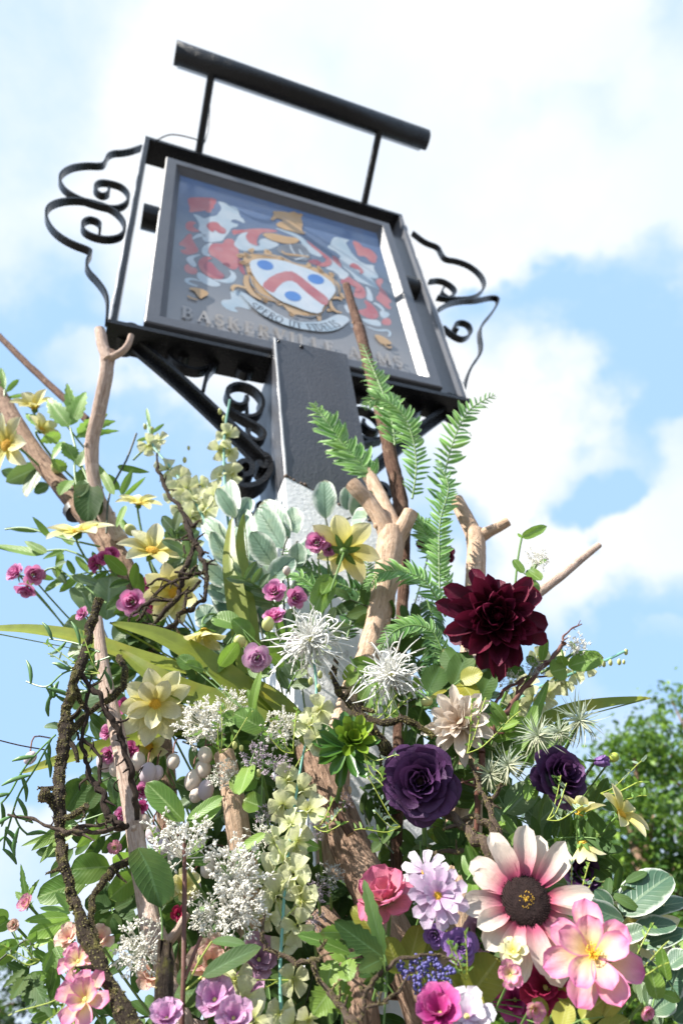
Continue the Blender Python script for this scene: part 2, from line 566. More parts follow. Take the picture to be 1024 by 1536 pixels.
# ---- frame of flat bars
sign = thing('pub_sign', 'hanging pub sign board with painted coat of arms in a black scrolled iron frame', 'sign', Q(FW / 2, -.06, -FH))
DB = .085


def bar(name, a0, a1, z0, z1, b0=-DB, b1=0.0, mat=None, par=None):
    m = MB(); m.box(Q(a0, b0, z0), RX * (a1 - a0), NN * (b1 - b0), ZZ * (z1 - z0))
    ob = m.build(name, mat or BLACK, par or sign, flat=True)
    bv = ob.modifiers.new('edge', 'BEVEL'); bv.width = .002; bv.segments = 2
    return ob


bar('top_rail', 0, FW, -.016, 0)
bar('bottom_rail', -.006, PA0 - .002, -FH, -FH + .014); bar('bottom_rail', PA1 + .002, FW + .006, -FH, -FH + .014)
bar('bottom_rail', PA0 - .002, PA1 + .002, -FH + .003, -FH + .014, -DB, -.001)
bar('side_rail', 0, .014, -FH + .014, -.016); bar('side_rail', FW - .014, FW, -FH + .014, -.016, mat=SLATE)
m = MB(); m.tube([Q(-.001, .0, -.02), Q(-.001, 0, -.5), Q(-.001, 0, -FH + .01)], .0028, 6, 20, .9, freq=120); m.build('worn_edge', bpy.data.materials['worn_arris_paint'], sign)  # pale uneven bead down the front edge of the side rail
m = MB(); m.tube([Q(FW + .001, .0, -.02), Q(FW + .001, 0, -.5), Q(FW + .001, 0, -FH + .01)], .0022, 6, 20, .9, freq=120); m.build('worn_edge', bpy.data.materials['worn_arris_paint'], sign)

# ---- the board
BA0, BA1, BZ0, BZ1 = .075, .885, -1.056, -.098
FB = -.006


def member(name, p0, p1, i0, i1):
    "moulded member of the board frame: outer face, then a bevel falling to the picture"
    (a0, z0), (a1, z1), (c0, y0), (c1, y1) = p0, p1, i0, i1
    def mid(p, i, t): return (p[0] + (i[0] - p[0]) * t, p[1] + (i[1] - p[1]) * t)
    prof = [(0, -.07), (0, FB - .004), (.06, FB), (.66, FB), (.70, FB - .006), (.72, FB - .006), (1.0, FB - .026)]
    m = MB()
    for (t0, b0), (t1, b1) in zip(prof[:-1], prof[1:]):
        A, B = mid(p0, i0, t0), mid(p1, i1, t0); C, D = mid(p1, i1, t1), mid(p0, i0, t1)
        m.grid(lambda u, v: (Q(A[0], b0, A[1]).lerp(Q(B[0], b0, B[1]), u).lerp(Q(D[0], b1, D[1]).lerp(Q(C[0], b1, C[1]), u), v), (u, v)), 1, 1, .5)
    return m.build(name, SLATE, sign, flat=True)


t_ = .052
oc = [(BA0, BZ1), (BA1, BZ1), (BA1, BZ0), (BA0, BZ0)]
ic = [(BA0 + t_, BZ1 - t_), (BA1 - t_, BZ1 - t_), (BA1 - t_, BZ0 + t_), (BA0 + t_, BZ0 + t_)]
for i in range(4):
    j = (i + 1) % 4
    member('board_frame', oc[i], oc[j], ic[i], ic[j])
PB_ = FB - .0262
# worn painted picture, colours also lifted for a hazy sky reflection
k = NT('painted_board')
o = k.obj()
a_ = k.noise(o, 5, 6, .65, None, .6); b_ = k.noise(o, 26, 6, .7)
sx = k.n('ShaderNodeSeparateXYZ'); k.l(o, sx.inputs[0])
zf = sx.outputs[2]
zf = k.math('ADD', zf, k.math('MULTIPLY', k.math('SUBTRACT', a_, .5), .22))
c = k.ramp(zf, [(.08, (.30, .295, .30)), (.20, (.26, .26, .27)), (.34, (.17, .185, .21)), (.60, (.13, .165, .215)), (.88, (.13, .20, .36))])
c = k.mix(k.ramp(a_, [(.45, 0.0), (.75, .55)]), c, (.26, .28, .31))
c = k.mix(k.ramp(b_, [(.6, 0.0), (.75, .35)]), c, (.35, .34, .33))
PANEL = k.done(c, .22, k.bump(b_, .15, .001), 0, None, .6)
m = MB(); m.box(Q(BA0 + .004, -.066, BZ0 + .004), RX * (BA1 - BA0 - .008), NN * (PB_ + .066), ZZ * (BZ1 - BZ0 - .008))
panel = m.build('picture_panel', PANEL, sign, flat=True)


def art(name, c, wear=.35, c2=None, bloom=.2):
    k = NT(name)
    o = k.obj()
    a = k.noise(o, 30, 6, .7); b = k.noise(o, 11, 4)
    cc = k.mix(k.ramp(b, [(.35, 0.0), (.65, 1.0)]), c, c2 or tuple(q * .72 for q in c))
    cc = k.mix(k.ramp(a, [(.52, 0.0), (.78, wear)]), cc, (.40, .41, .43))
    cc = k.mix(k.ramp(k.noise(o, 7, 4), [(.3, bloom * .6), (.7, bloom)]), cc, (.34, .38, .44))  # bloom paints a pale haze of reflected sky over the colours
    return k.done(cc, .3, k.bump(a, .15, .001), 0, None, .5)


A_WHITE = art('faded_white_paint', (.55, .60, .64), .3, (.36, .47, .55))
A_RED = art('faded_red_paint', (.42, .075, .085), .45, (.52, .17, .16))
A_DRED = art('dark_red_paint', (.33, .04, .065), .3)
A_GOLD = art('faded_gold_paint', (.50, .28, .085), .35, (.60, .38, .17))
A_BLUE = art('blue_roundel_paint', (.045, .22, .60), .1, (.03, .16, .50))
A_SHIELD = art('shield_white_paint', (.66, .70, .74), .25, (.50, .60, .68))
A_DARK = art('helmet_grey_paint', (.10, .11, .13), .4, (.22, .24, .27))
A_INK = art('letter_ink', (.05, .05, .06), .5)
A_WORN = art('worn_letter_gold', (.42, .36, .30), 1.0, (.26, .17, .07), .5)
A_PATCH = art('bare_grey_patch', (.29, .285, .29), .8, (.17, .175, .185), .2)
lay = [0]


def C(i):
    ox, oy, sc = ((250, 280, 6.4), (350, 300, 5.689), (460, 340, 6.4))[i]
    return lambda X, Y: (ox + X / sc, oy + Y / sc)


def nextb():
    lay[0] += 1
    return PB_ + .00008 * lay[0]


def smooth(pts, it=1, closed=True):
    for _ in range(it):
        o = []
        n = len(pts)
        for i in range(n if closed else n - 1):
            p, q = pts[i], pts[(i + 1) % n]
            o += [(p[0] * .75 + q[0] * .25, p[1] * .75 + q[1] * .25), (p[0] * .25 + q[0] * .75, p[1] * .25 + q[1] * .75)]
        if not closed: o = [pts[0]] + o + [pts[-1]]
        pts = o
    return pts


def shapes(name, mat, polys, brushes=(), par=None, sm=1):
    m = MB(); b = nextb()
    for i, pts in polys:
        f = C(i)
        m.poly([Bp(*f(*p), b) for p in smooth(pts, sm)])
    for i, pts, wd in brushes:
        f = C(i)
        b2 = nextb()
        ribbon(m, [pl(*f(*p), b2) for p in smooth(pts, 2, False)], wd, b2)
    return m.build(name, mat, par or panel, flat=True)


def ribbon(m, q, wd, b, taper=True):
    L = []
    for i in range(len(q)):
        p0, p1 = q[max(i - 1, 0)], q[min(i + 1, len(q) - 1)]
        dx, dy = p1[0] - p0[0], p1[1] - p0[1]; l = math.hypot(dx, dy) or 1
        t = i / (len(q) - 1)
        w_ = wd * ((.35 + .65 * math.sin(PI * min(1, t * 1.0))) if taper else 1) / 2
        L.append((Q(q[i][0] - dy / l * w_, b, q[i][1] + dx / l * w_), Q(q[i][0] + dy / l * w_, b, q[i][1] - dx / l * w_)))
    for (a, c), (d, e) in zip(L[:-1], L[1:]):
        s = len(m.v)
        for p in (a, c, e, d): m.v.append(p); m.uv.append((0, 0)); m.rn.append(.5)
        m.f.append((s, s + 1, s + 2, s + 3))


shapes('mantling', A_RED, [
    (0, [(205, 105), (330, 100), (480, 110), (475, 160), (450, 180), (460, 205), (430, 215), (430, 245), (390, 250), (370, 225), (340, 235), (280, 240), (215, 250), (225, 200), (205, 150)]),
    (0, [(180, 370), (200, 335), (250, 330), (290, 350), (250, 365), (270, 400), (330, 430), (250, 440), (190, 410)]),
    (0, [(105, 555), (170, 500), (200, 460), (240, 445), (250, 510), (280, 560), (315, 620), (250, 650), (180, 655), (120, 610), (190, 600), (180, 580)]),
    (0, [(165, 770), (200, 735), (230, 765), (300, 790), (290, 840), (230, 840), (180, 815)]),
    (0, [(620, 410), (720, 415), (850, 400), (1000, 405), (1080, 430), (1000, 440), (900, 440), (860, 520), (880, 575), (790, 540), (750, 490), (780, 440), (680, 450), (640, 470)]),
    (0, [(400, 560), (470, 540), (540, 550), (560, 500), (640, 500), (660, 560), (700, 620), (680, 700), (690, 780), (640, 800), (580, 770), (530, 730), (470, 680), (420, 660), (395, 610)]),
    (1, [(600, 320), (700, 400), (830, 500), (930, 570), (900, 580), (800, 500), (700, 430)]),
    (2, [(430, 130), (500, 150), (540, 200), (590, 205), (640, 240), (680, 290), (665, 310), (670, 345), (620, 350), (560, 280), (490, 285), (470, 220)]),
    (2, [(230, 270), (300, 300), (340, 380), (280, 360)]),
    (2, [(320, 520), (370, 450), (430, 500), (500, 540), (560, 600), (570, 680), (500, 695), (440, 660), (480, 600), (420, 550), (330, 550)]),
    (2, [(650, 510), (720, 490), (735, 530), (700, 570), (760, 630), (785, 690), (820, 720), (780, 740), (820, 790), (770, 790), (720, 740), (650, 690), (710, 620)]),
    (2, [(540, 700), (600, 720), (680, 810), (690, 880), (600, 890), (500, 830), (490, 800), (560, 790), (580, 770)]),
    (2, [(720, 890), (780, 870), (815, 910), (800, 950), (720, 940)])])
shapes('mantling', A_WHITE, [
    (0, [(490, 140), (560, 150), (600, 185), (650, 190), (690, 220), (700, 280), (745, 320), (750, 355), (720, 340), (650, 310), (610, 330), (640, 350), (690, 360), (680, 385), (620, 395), (600, 440), (560, 480), (540, 520), (460, 530), (400, 535), (340, 510), (350, 450), (300, 410), (320, 370), (290, 310), (250, 260), (310, 275), (360, 310), (400, 290), (480, 280), (500, 250), (530, 210), (510, 170)]),
    (0, [(245, 490), (300, 450), (360, 450), (400, 480), (330, 480), (290, 490), (250, 510)]),
    (0, [(335, 600), (370, 555), (450, 530), (405, 580), (395, 640), (425, 668), (370, 665), (340, 640)]),
    (0, [(180, 690), (230, 660), (340, 648), (290, 670), (250, 690), (290, 750), (270, 780), (220, 745)]),
    (0, [(590, 795), (650, 820), (675, 870), (640, 920), (570, 928), (480, 905), (430, 880), (540, 892), (600, 875), (622, 830)]),
    (0, [(295, 820), (340, 830), (400, 870), (460, 900), (525, 935), (500, 960), (420, 955), (340, 920), (290, 870)]),
    (0, [(660, 520), (700, 450), (790, 430), (750, 480), (800, 550), (900, 580), (880, 510), (960, 490), (1040, 520), (1090, 560), (980, 605), (850, 615), (720, 620), (640, 560)]),
    (0, [(610, 995), (700, 1000), (760, 1090), (810, 1160), (800, 1185), (700, 1150), (640, 1160), (700, 1210), (600, 1190), (520, 1130), (530, 1085), (620, 1085), (620, 1060)]),
    (1, [(340, 235), (440, 255), (540, 290), (600, 330), (640, 380), (760, 470), (740, 490), (640, 450), (600, 400), (560, 330), (440, 275)]),
    (1, [(780, 480), (850, 520), (930, 590), (1000, 640), (920, 690), (880, 615), (770, 580), (830, 560), (820, 510)]),
    (2, [(235, 130), (270, 95), (330, 110), (420, 130), (370, 150), (400, 200), (440, 270), (540, 360), (650, 370), (640, 410), (700, 490), (640, 500), (600, 480), (640, 520), (710, 620), (640, 580), (560, 550), (470, 520), (430, 450), (350, 390), (300, 310), (330, 290), (280, 240), (230, 220), (190, 190), (230, 170)]),
    (2, [(560, 560), (620, 620), (640, 720), (600, 710), (570, 690), (580, 640)]),
    (2, [(700, 800), (780, 820), (800, 850), (740, 890), (700, 850)]),
    (2, [(520, 880), (600, 890), (700, 900), (720, 960), (640, 950), (560, 920)]),
    (2, [(350, 760), (390, 730), (430, 800), (400, 840)]), (2, [(410, 940), (460, 920), (480, 970), (430, 970)])],
    [(0, [(300, 955), (230, 935), (190, 910), (200, 885), (260, 885), (330, 910)], .012), (2, [(580, 960), (680, 1000), (780, 990), (805, 1030), (780, 1055)], .010), (2, [(640, 730), (700, 760), (740, 810)], .016)])
shapes('mantling_curl', A_RED, [
    (0, [(375, 370), (420, 335), (490, 340), (520, 380), (575, 410), (560, 455), (500, 445), (460, 410), (450, 440), (410, 420)]),
    (0, [(298, 740), (320, 690), (380, 665), (450, 690), (400, 700), (370, 750), (400, 800), (470, 840), (560, 885), (470, 890), (390, 860), (330, 810)]),
    (2, [(400, 380), (440, 340), (510, 380), (555, 440), (500, 462), (515, 420), (450, 400)])],
    [(1, [(640, 520), (720, 552), (800, 552), (822, 512), (770, 478)], .022), (2, [(430, 560), (490, 570), (500, 610), (460, 620)], .016)])
shapes('mantling_curl', A_DRED, [
    (0, [(350, 760), (380, 720), (430, 720), (480, 790), (560, 850), (540, 885), (460, 860), (390, 820)]),
    (0, [(680, 670), (720, 720), (760, 840), (740, 850), (690, 790)]), (1, [(630, 520), (700, 500), (760, 540), (700, 560)])],
    [(0, [(540, 740), (590, 735), (580, 760)], .012)])
shapes('helmet', A_DARK, [(1, [(350, 410), (500, 355), (600, 380), (650, 450), (650, 520), (520, 515), (400, 460)])])
shapes('helmet_bars', A_WHITE, [], [(1, [(480, 370), (500, 430), (540, 480)], .006), (1, [(560, 420), (580, 460), (620, 500)], .006), (1, [(520, 510), (600, 490), (640, 470)], .007)])
shapes('crest_beast', A_GOLD, [(1, [(330, 95), (400, 95), (440, 100), (470, 110), (520, 95), (540, 115), (600, 120), (575, 150), (595, 200), (580, 260), (625, 290), (560, 290), (500, 265), (430, 250), (360, 215), (380, 190), (430, 180), (390, 155), (350, 160), (345, 180), (310, 165), (350, 125)])])
shapes('wreath', A_GOLD, [(1, [(235, 285), (340, 280), (440, 310), (540, 320), (570, 350), (500, 378), (400, 365), (300, 335)])], [(1, [(410, 430), (440, 462), (540, 470), (650, 485)], .012)])
gb = [(90, 470), (160, 440), (260, 448), (330, 455), (400, 485), (450, 520), (520, 545), (640, 560), (740, 590), (840, 640), (900, 730), (905, 800), (835, 850), (800, 930), (740, 1000), (620, 985), (500, 960), (400, 872), (280, 840), (180, 780), (115, 690), (120, 600), (95, 520), (90, 470)]
random.seed(5)
shapes('cartouche', A_GOLD, [(1, [(x + random.uniform(-22, 22), y + random.uniform(-14, 14)) for x, y in gb[:-1] for _ in (0,)])],
       [(1, [(x + random.uniform(-16, 16), y + random.uniform(-14, 14)), (x + random.uniform(-60, 60), y + random.uniform(-40, 40)), (x + random.uniform(-30, 30), y + random.uniform(-30, 30))], .016) for x, y in gb]
       + [(0, [(640, 1000), (625, 970), (660, 945), (730, 960), (780, 985)], .012), (1, [(825, 850), (830, 900), (870, 950), (925, 962)], .013), (1, [(830, 840), (890, 828), (930, 855)], .013), (1, [(110, 640), (110, 720), (160, 800), (240, 850)], .02)])
shapes('cartouche_detail', A_DARK, [], [(1, [(140, 640), (150, 720), (220, 790)], .005), (1, [(160, 455), (260, 465), (380, 490)], .005), (1, [(540, 975), (640, 1000), (730, 985)], .005), (1, [(860, 680), (890, 760), (880, 820)], .005), (1, [(180, 775), (270, 820), (380, 865)], .004)])
shapes('corner_beast', A_GOLD, [(0, [(200, 975), (260, 965), (340, 980), (400, 1010), (400, 1040), (350, 1060), (330, 1080), (290, 1040), (270, 1000)])], [(0, [(200, 1045), (240, 1072), (300, 1085)], .008)])
shapes('corner_beast', A_GOLD, [(2, [(640, 1030), (720, 1045), (800, 1100), (820, 1130), (720, 1130), (680, 1090)])], [(2, [(740, 1130), (790, 1165), (815, 1150)], .008)])
shapes('shield', A_SHIELD, [(1, [(135, 520), (220, 498), (400, 508), (560, 560), (700, 610), (820, 680), (885, 760), (840, 830), (770, 900), (745, 972), (640, 955), (520, 905), (400, 862), (290, 785), (200, 690), (148, 600)])])
shapes('chevron', A_RED, [(1, [(235, 730), (330, 640), (480, 598), (560, 640), (680, 740), (806, 832), (812, 880), (775, 905), (700, 850), (600, 770), (520, 690), (440, 690), (370, 750), (345, 797), (290, 770)])])
for cx, cy in ((272, 555), (703, 675), (507, 820)):
    shapes('roundel', A_BLUE, [(1, [(cx + 72 * math.cos(t * PI / 12) * math.cos(.27) - 40 * math.sin(t * PI / 12) * math.sin(.27), cy + 72 * math.cos(t * PI / 12) * math.sin(.27) + 40 * math.sin(t * PI / 12) * math.cos(.27)) for t in range(24)])], sm=0)
ban = shapes('motto_banner', A_WHITE, [(1, [(40, 770), (110, 800), (180, 850), (280, 910), (400, 985), (520, 1035), (640, 1045), (760, 1035), (850, 990), (900, 970), (1000, 1010), (960, 1060), (880, 1110), (760, 1125), (640, 1110), (480, 1080), (350, 1030), (230, 970), (130, 880)])])
# stroke lettering with serifs: (x, y) in a unit box, thick or thin strokes
def arc(cx, cy, rx, ry, a0, a1, n=9):
    return [(cx + rx * math.cos(rad(a0 + (a1 - a0) * i / n)), cy + ry * math.sin(rad(a0 + (a1 - a0) * i / n))) for i in range(n + 1)]


TK, TN = .17, .08
def ser(x, y, w_=.16): return ([(x - w_, y), (x + w_, y)], TN)
GL = {
    'I': (.34, [([(.17, 0), (.17, 1)], TK), ser(.17, 0), ser(.17, 1)]),
    'L': (.66, [([(.17, 0), (.17, 1)], TK), ([(.02, .03), (.58, .03), (.62, .25)], TN), ser(.17, 1)]),
    'E': (.66, [([(.17, 0), (.17, 1)], TK), ([(.02, .03), (.56, .03), (.6, .24)], TN), ([(.02, .97), (.54, .97), (.57, .78)], TN), ([(.17, .52), (.44, .52)], TN), ([(.44, .42), (.44, .62)], TN)]),
    'F': (.62, [([(.17, 0), (.17, 1)], TK), ser(.17, 0), ([(.02, .97), (.54, .97), (.57, .78)], TN), ([(.17, .52), (.44, .52)], TN), ([(.44, .42), (.44, .62)], TN)]),
    'T': (.70, [([(.35, 0), (.35, 1)], TK), ser(.35, 0), ([(.04, .78), (.05, .97), (.65, .97), (.66, .78)], TN)]),
    'P': (.66, [([(.17, 0), (.17, 1)], TK), ser(.17, 0), ([(.02, .97), (.3, .97)] + arc(.3, .73, .28, .24, 90, -90) + [(.17, .49)], TN * 1.3)]),
    'R': (.74, [([(.17, 0), (.17, 1)], TK), ser(.17, 0), ([(.02, .97), (.3, .97)] + arc(.3, .75, .26, .22, 90, -90) + [(.17, .53)], TN * 1.3), ([(.34, .52), (.62, .04), (.74, .02)], TK * .9)]),
    'B': (.70, [([(.17, 0), (.17, 1)], TK), ([(.02, .97), (.3, .97)] + arc(.3, .75, .24, .22, 90, -90) + [(.17, .53)], TN * 1.3), ([(.02, .03), (.32, .03)] + arc(.32, .28, .28, .25, -90, 90), TN * 1.4)]),
    'D': (.78, [([(.17, 0), (.17, 1)], TK), ([(.02, .97), (.3, .97)] + arc(.3, .5, .40, .47, 90, -90) + [(.02, .03)], TN * 1.5)]),
    'O': (.86, [(arc(.43, .5, .36, .48, 0, 360, 18), TN * 1.6)]),
    'S': (.58, [(arc(.30, .74, .2, .23, 20, 270) [::1] + arc(.28, .27, .23, .24, 90, -160), TN * 1.6)]),
    'U': (.80, [([(.17, 1), (.17, .35)] + arc(.40, .32, .23, .29, 180, 360) + [(.63, 1)], TN * 1.5), ser(.17, 1), ser(.63, 1)]),
    'V': (.80, [([(.12, 1), (.40, .02)], TK), ([(.40, .02), (.68, 1)], TN), ser(.12, 1), ser(.68, 1)]),
    'A': (.80, [([(.10, 0), (.40, 1)], TN), ([(.40, 1), (.70, 0)], TK), ([(.2, .34), (.6, .34)], TN), ser(.10, 0), ser(.70, 0)]),
    'K': (.78, [([(.17, 0), (.17, 1)], TK), ser(.17, 0), ser(.17, 1), ([(.17, .45), (.62, 1)], TN), ([(.34, .6), (.68, 0), (.78, 0)], TK * .9)]),
    'M': (1.0, [([(.12, 0), (.16, 1)], TN), ([(.16, 1), (.48, .05)], TK), ([(.48, .05), (.80, 1)], TN), ([(.80, 1), (.84, 0)], TK), ser(.12, 0), ser(.84, 0)]),
    ' ': (.5, [])}


def lettering(text, base, hpx, mat, name, par, gap=.12):
    b = nextb(); nextb(); nextb()
    q = [pl(x, y, b) for x, y in smooth(base, 2, False)]
    ls = [0]
    for i in range(len(q) - 1): ls.append(ls[-1] + math.hypot(q[i + 1][0] - q[i][0], q[i + 1][1] - q[i][1]))
    h = hpx
    tot = sum(GL[c][0] + gap for c in text) * h
    sx_ = ls[-1] / tot
    pos = 0
    for c in text:
        wd, st = GL[c]
        m = MB()
        smid = (pos + wd * h * .5) * sx_
        i = max(0, min(len(q) - 2, next((i for i in range(len(ls) - 1) if ls[i + 1] >= smid), len(q) - 2)))
        t = (smid - ls[i]) / (ls[i + 1] - ls[i])
        o_ = (q[i][0] + (q[i + 1][0] - q[i][0]) * t, q[i][1] + (q[i + 1][1] - q[i][1]) * t)
        dx, dy = (q[i + 1][0] - q[i][0]), (q[i + 1][1] - q[i][1]); l = math.hypot(dx, dy); dx /= l; dy /= l
        for kk, (pts, tw) in enumerate(st):
            ribbon(m, [(o_[0] + dx * (x - wd / 2) * h * min(sx_, 1.35) - dy * y * h, o_[1] + dy * (x - wd / 2) * h * min(sx_, 1.35) + dx * y * h) for x, y in pts], tw * h, b + .00003 * kk, False)
        if st: m.build(name, mat, par, flat=True)
        pos += (wd + gap) * h


lettering('SPERO UT FIDELIS', [(373, 459), (392, 470), (412, 481), (438, 491), (462, 496), (482, 496), (498, 494), (513, 489)], .031, A_INK, 'letter', ban)
lettering('BASKERVILLE ARMS', [(272, 475), (330, 488), (400, 505), (470, 522), (540, 537), (610, 552)], .050, A_WORN, 'letter', panel, .22)
m = MB(); m.tube([Q(BA0 + .01, -.045, -.47), Q(BA0 - .045, -.045, -.47)], .038, 16, 1); m.build('pivot_stub', BLACK, sign)
m = MB(); m.tube([Q(BA1 - .01, -.045, -.47), Q(BA1 + .05, -.045, -.47)], .038, 16, 1); m.build('pivot_stub', BLACK, sign)


# ---- wrought iron scrolls: flat bar bent in the plane of the frame
def scroll(m, q, b=-.055, wd=.022, th=.007, close=2):
    q = smooth(q, close, False)
    L = []
    for i in range(len(q)):
        p0, p1 = q[max(i - 1, 0)], q[min(i + 1, len(q) - 1)]
        dx, dz = p1[0] - p0[0], p1[1] - p0[1]; l = math.hypot(dx, dz) or 1
        nx_, nz_ = -dz / l * th / 2, dx / l * th / 2
        a, z = q[i]
        L.append([Q(a + nx_, b - wd / 2, z + nz_), Q(a + nx_, b + wd / 2, z + nz_), Q(a - nx_, b + wd / 2, z - nz_), Q(a - nx_, b - wd / 2, z - nz_)])
    for s_ in range(4):
        m.grid(lambda u, v: (L[int(round(v * (len(L) - 1)))][(s_ + int(round(u))) % 4], (u, v)), 1, len(L) - 1, .5)
    for e in (0, -1):
        s = len(m.v)
        for p in L[e]: m.v.append(p.copy()); m.uv.append((0, 0)); m.rn.append(.5)
        m.f.append((s, s + 1, s + 2, s + 3))


def iron(name, paths, b=-.055, wd=.022, th=.007, mirror=False, par=None):
    m = MB()
    for pts in paths:
        q = [pl(x, y, b) for x, y in pts]
        if mirror: q = [(2 * .4875 - a, z) for a, z in q]
        scroll(m, q, b, wd, th)
    return m.build(name, BLACK, par or sign, flat=True)


iron('side_scroll', [[(213, 222), (190, 230), (163, 231), (157, 248), (150, 250), (128, 249), (104, 253), (88, 266), (93, 284), (114, 298), (144, 309), (171, 315), (189, 309), (195, 296), (185, 282), (167, 276), (148, 274), (140, 285), (152, 296), (164, 292), (163, 285)]])
iron('side_scroll', [[(150, 347), (151, 336), (136, 329), (123, 335), (124, 348), (140, 357), (163, 361), (184, 356), (189, 339), (177, 321), (155, 309), (120, 301), (89, 303), (70, 313), (69, 331), (81, 350), (105, 366), (136, 377), (137, 383), (130, 393), (130, 407), (148, 425), (160, 443), (162, 460), (160, 485)]])
iron('side_scroll', [[(618, 350), (637, 365), (656, 371), (660, 380), (666, 390), (684, 392), (705, 400), (722, 415), (727, 430), (719, 442), (705, 449), (672, 450), (655, 447)], [(643, 423), (660, 421), (677, 430), (684, 441), (672, 449)], [(672, 449), (660, 441), (664, 434)]])
iron('side_scroll', [[(656, 466), (672, 456), (693, 452), (714, 452), (738, 446), (748, 450), (738, 470), (719, 491), (718, 505), (721, 521), (719, 534), (707, 549), (699, 566), (694, 590)], [(664, 492), (679, 505), (693, 511), (706, 503), (704, 490), (693, 484), (682, 486), (679, 494), (686, 498)]])
S1 = [[(249, 528), (263, 513), (284, 517), (288, 534), (276, 543), (268, 536)], [(247, 524), (255, 540), (275, 555), (296, 560), (316, 553), (333, 541), (349, 538)], [(333, 543), (310, 562), (304, 590)],
      [(352, 545), (356, 558), (368, 566), (381, 559), (380, 548)],
      [(368, 598), (371, 607), (357, 613), (341, 603), (338, 587), (357, 578), (382, 587), (396, 607), (387, 627), (366, 630), (343, 618)], [(343, 618), (368, 633), (390, 645), (398, 657), (386, 667), (370, 658), (373, 648)]]
iron('bracket_scroll', S1, -.06, .026, .009)
iron('bracket_scroll', S1, -.06, .026, .009, True)
BR = [[(178, 497), (260, 565), (330, 630), (397, 697)]]
for mir in (False, True):
    iron('bracket_brace', BR, -.06, .05, .010, mir)
    iron('bracket_brace_web', [[(183, 505), (262, 573), (332, 638), (393, 697)]], -.06, .008, .026, mir)
    iron('corner_curl', [[(164, 490), (170, 512), (188, 524), (205, 514), (204, 500), (190, 497), (184, 508)]], -.06, .05, .012, mir)
    iron('foot_scroll', [[(358, 718), (353, 706), (364, 699), (376, 706), (374, 720), (362, 722)], [(346, 722), (356, 738), (376, 738), (394, 728), (404, 712), (400, 694), (392, 690)], [(384, 700), (392, 712), (400, 702), (396, 694)]], -.06, .045, .013, mir)
    m = MB()
    f_ = (lambda a: 2 * .4875 - a) if mir else (lambda a: a)
    a0, z0 = pl(396, 520, -.06); 
    m.tube([Q(f_(PA0 - .016), -.09, -1.53), Q(f_(PA0 - .022), -.09, -1.58), Q(f_(PA0 - .018), -.09, -1.68)], [.018, .024, .020], 10, 4, .3, freq=60)
    m.tube([Q(f_(PA0 - .03), -.15, -FH), Q(f_(PA0 - .03), -.15, -1.7)], .006, 6, 2)
    m.build('bracket_back_bar', BLACK, sign, flat=False)
# ---- picture lamp on two arms
LBF = .21
lp0, lp1 = pl(262, 84, LBF), pl(636, 210, LBF)
lamp = thing('sign_lamp', 'long black tube lamp held out above the sign board on two arms', 'lamp', Q((lp0[0] + lp1[0]) / 2, LBF, lp0[1]))
A0, A1 = Q(lp0[0], LBF, lp0[1]), Q(lp1[0], LBF, (lp0[1] * .5 + lp1[1] * .5))
A0 = Q(lp0[0], LBF, (lp0[1] * .5 + lp1[1] * .5))
m = MB(); RL = .040


def hous(u, v):
    a = rad(245 + 270 * u)
    return A0.lerp(A1, v) + (NN * math.cos(a) + ZZ * math.sin(a)) * RL, (u, v)


m.grid(hous, 24, 2)
for e, p in ((0, A0), (1, A1)):
    s = len(m.v)
    ringp = [hous(i / 24, e)[0] for i in range(25)]
    for q_ in [p] + ringp: m.v.append(q_.copy()); m.uv.append((0, 0)); m.rn.append(.5)
    for i in range(24): m.f.append((s, s + 1 + i, s + 2 + i))
hs = m.build('lamp_housing', BLACK, lamp); sd_ = hs.modifiers.new('s', 'SOLIDIFY'); sd_.thickness = .003
m = MB()
dl = [NN * math.cos(rad(a)) * RL * .9 + ZZ * math.sin(rad(a)) * RL * .9 for a in (245, 155)]
A0i, A1i = A0.lerp(A1, .015), A0.lerp(A1, .985)
m.grid(lambda u, v: (A0i.lerp(A1i, v) + dl[0].lerp(dl[1], u) - NN * .012 * math.sin(PI * u), (u, v)), 6, 1)
m.build('lamp_diffuser', plain('lamp_diffuser_plastic', (.62, .62, .62), .3, .05), lamp)
for fx, tx in ((298, 316), (541, 572)):
    a_, z_ = pl(fx, 222 if fx < 400 else 297, -.02)
    aa = min(max(a_, .05), FW - .05)
    pb = Q(aa, -.03, 0.002); pt = Q(aa, LBF, A0.z - O.z - RL * .6)
    m = MB(); m.tube([pb, pb.lerp(pt, .5), pt], .013, 8, 2); m.tube([pb - ZZ * .004, pb + ZZ * .012], .022, 10, 1)
    m.build('lamp_arm', BLACK, lamp)
    m = MB(); m.box(Q(aa - .012, LBF - .012, A0.z - O.z + RL - .004), RX * .024, NN * .024, ZZ * .014); m.build('clip', RUST, lamp, flat=True)
m = MB(); m.tube([Q(.03, .0, -.03), Q(.08, .03, -.005), Q(.16, .03, .02), Q(.19, .02, .03), Q(.20, .05, .10), Q(.19, .12, .2)], .0022, 6, 5)
tag(m.build('power_cable', BLACK), 'thin black cable looping between lamp arm and frame corner', 'cable')
print('LAMP', lp0, lp1, 'arms', pl(298, 222, -.03), pl(541, 297, -.03), pl(316, 118, LBF), pl(573, 205, LBF))
random.seed(21)
U3 = random.uniform
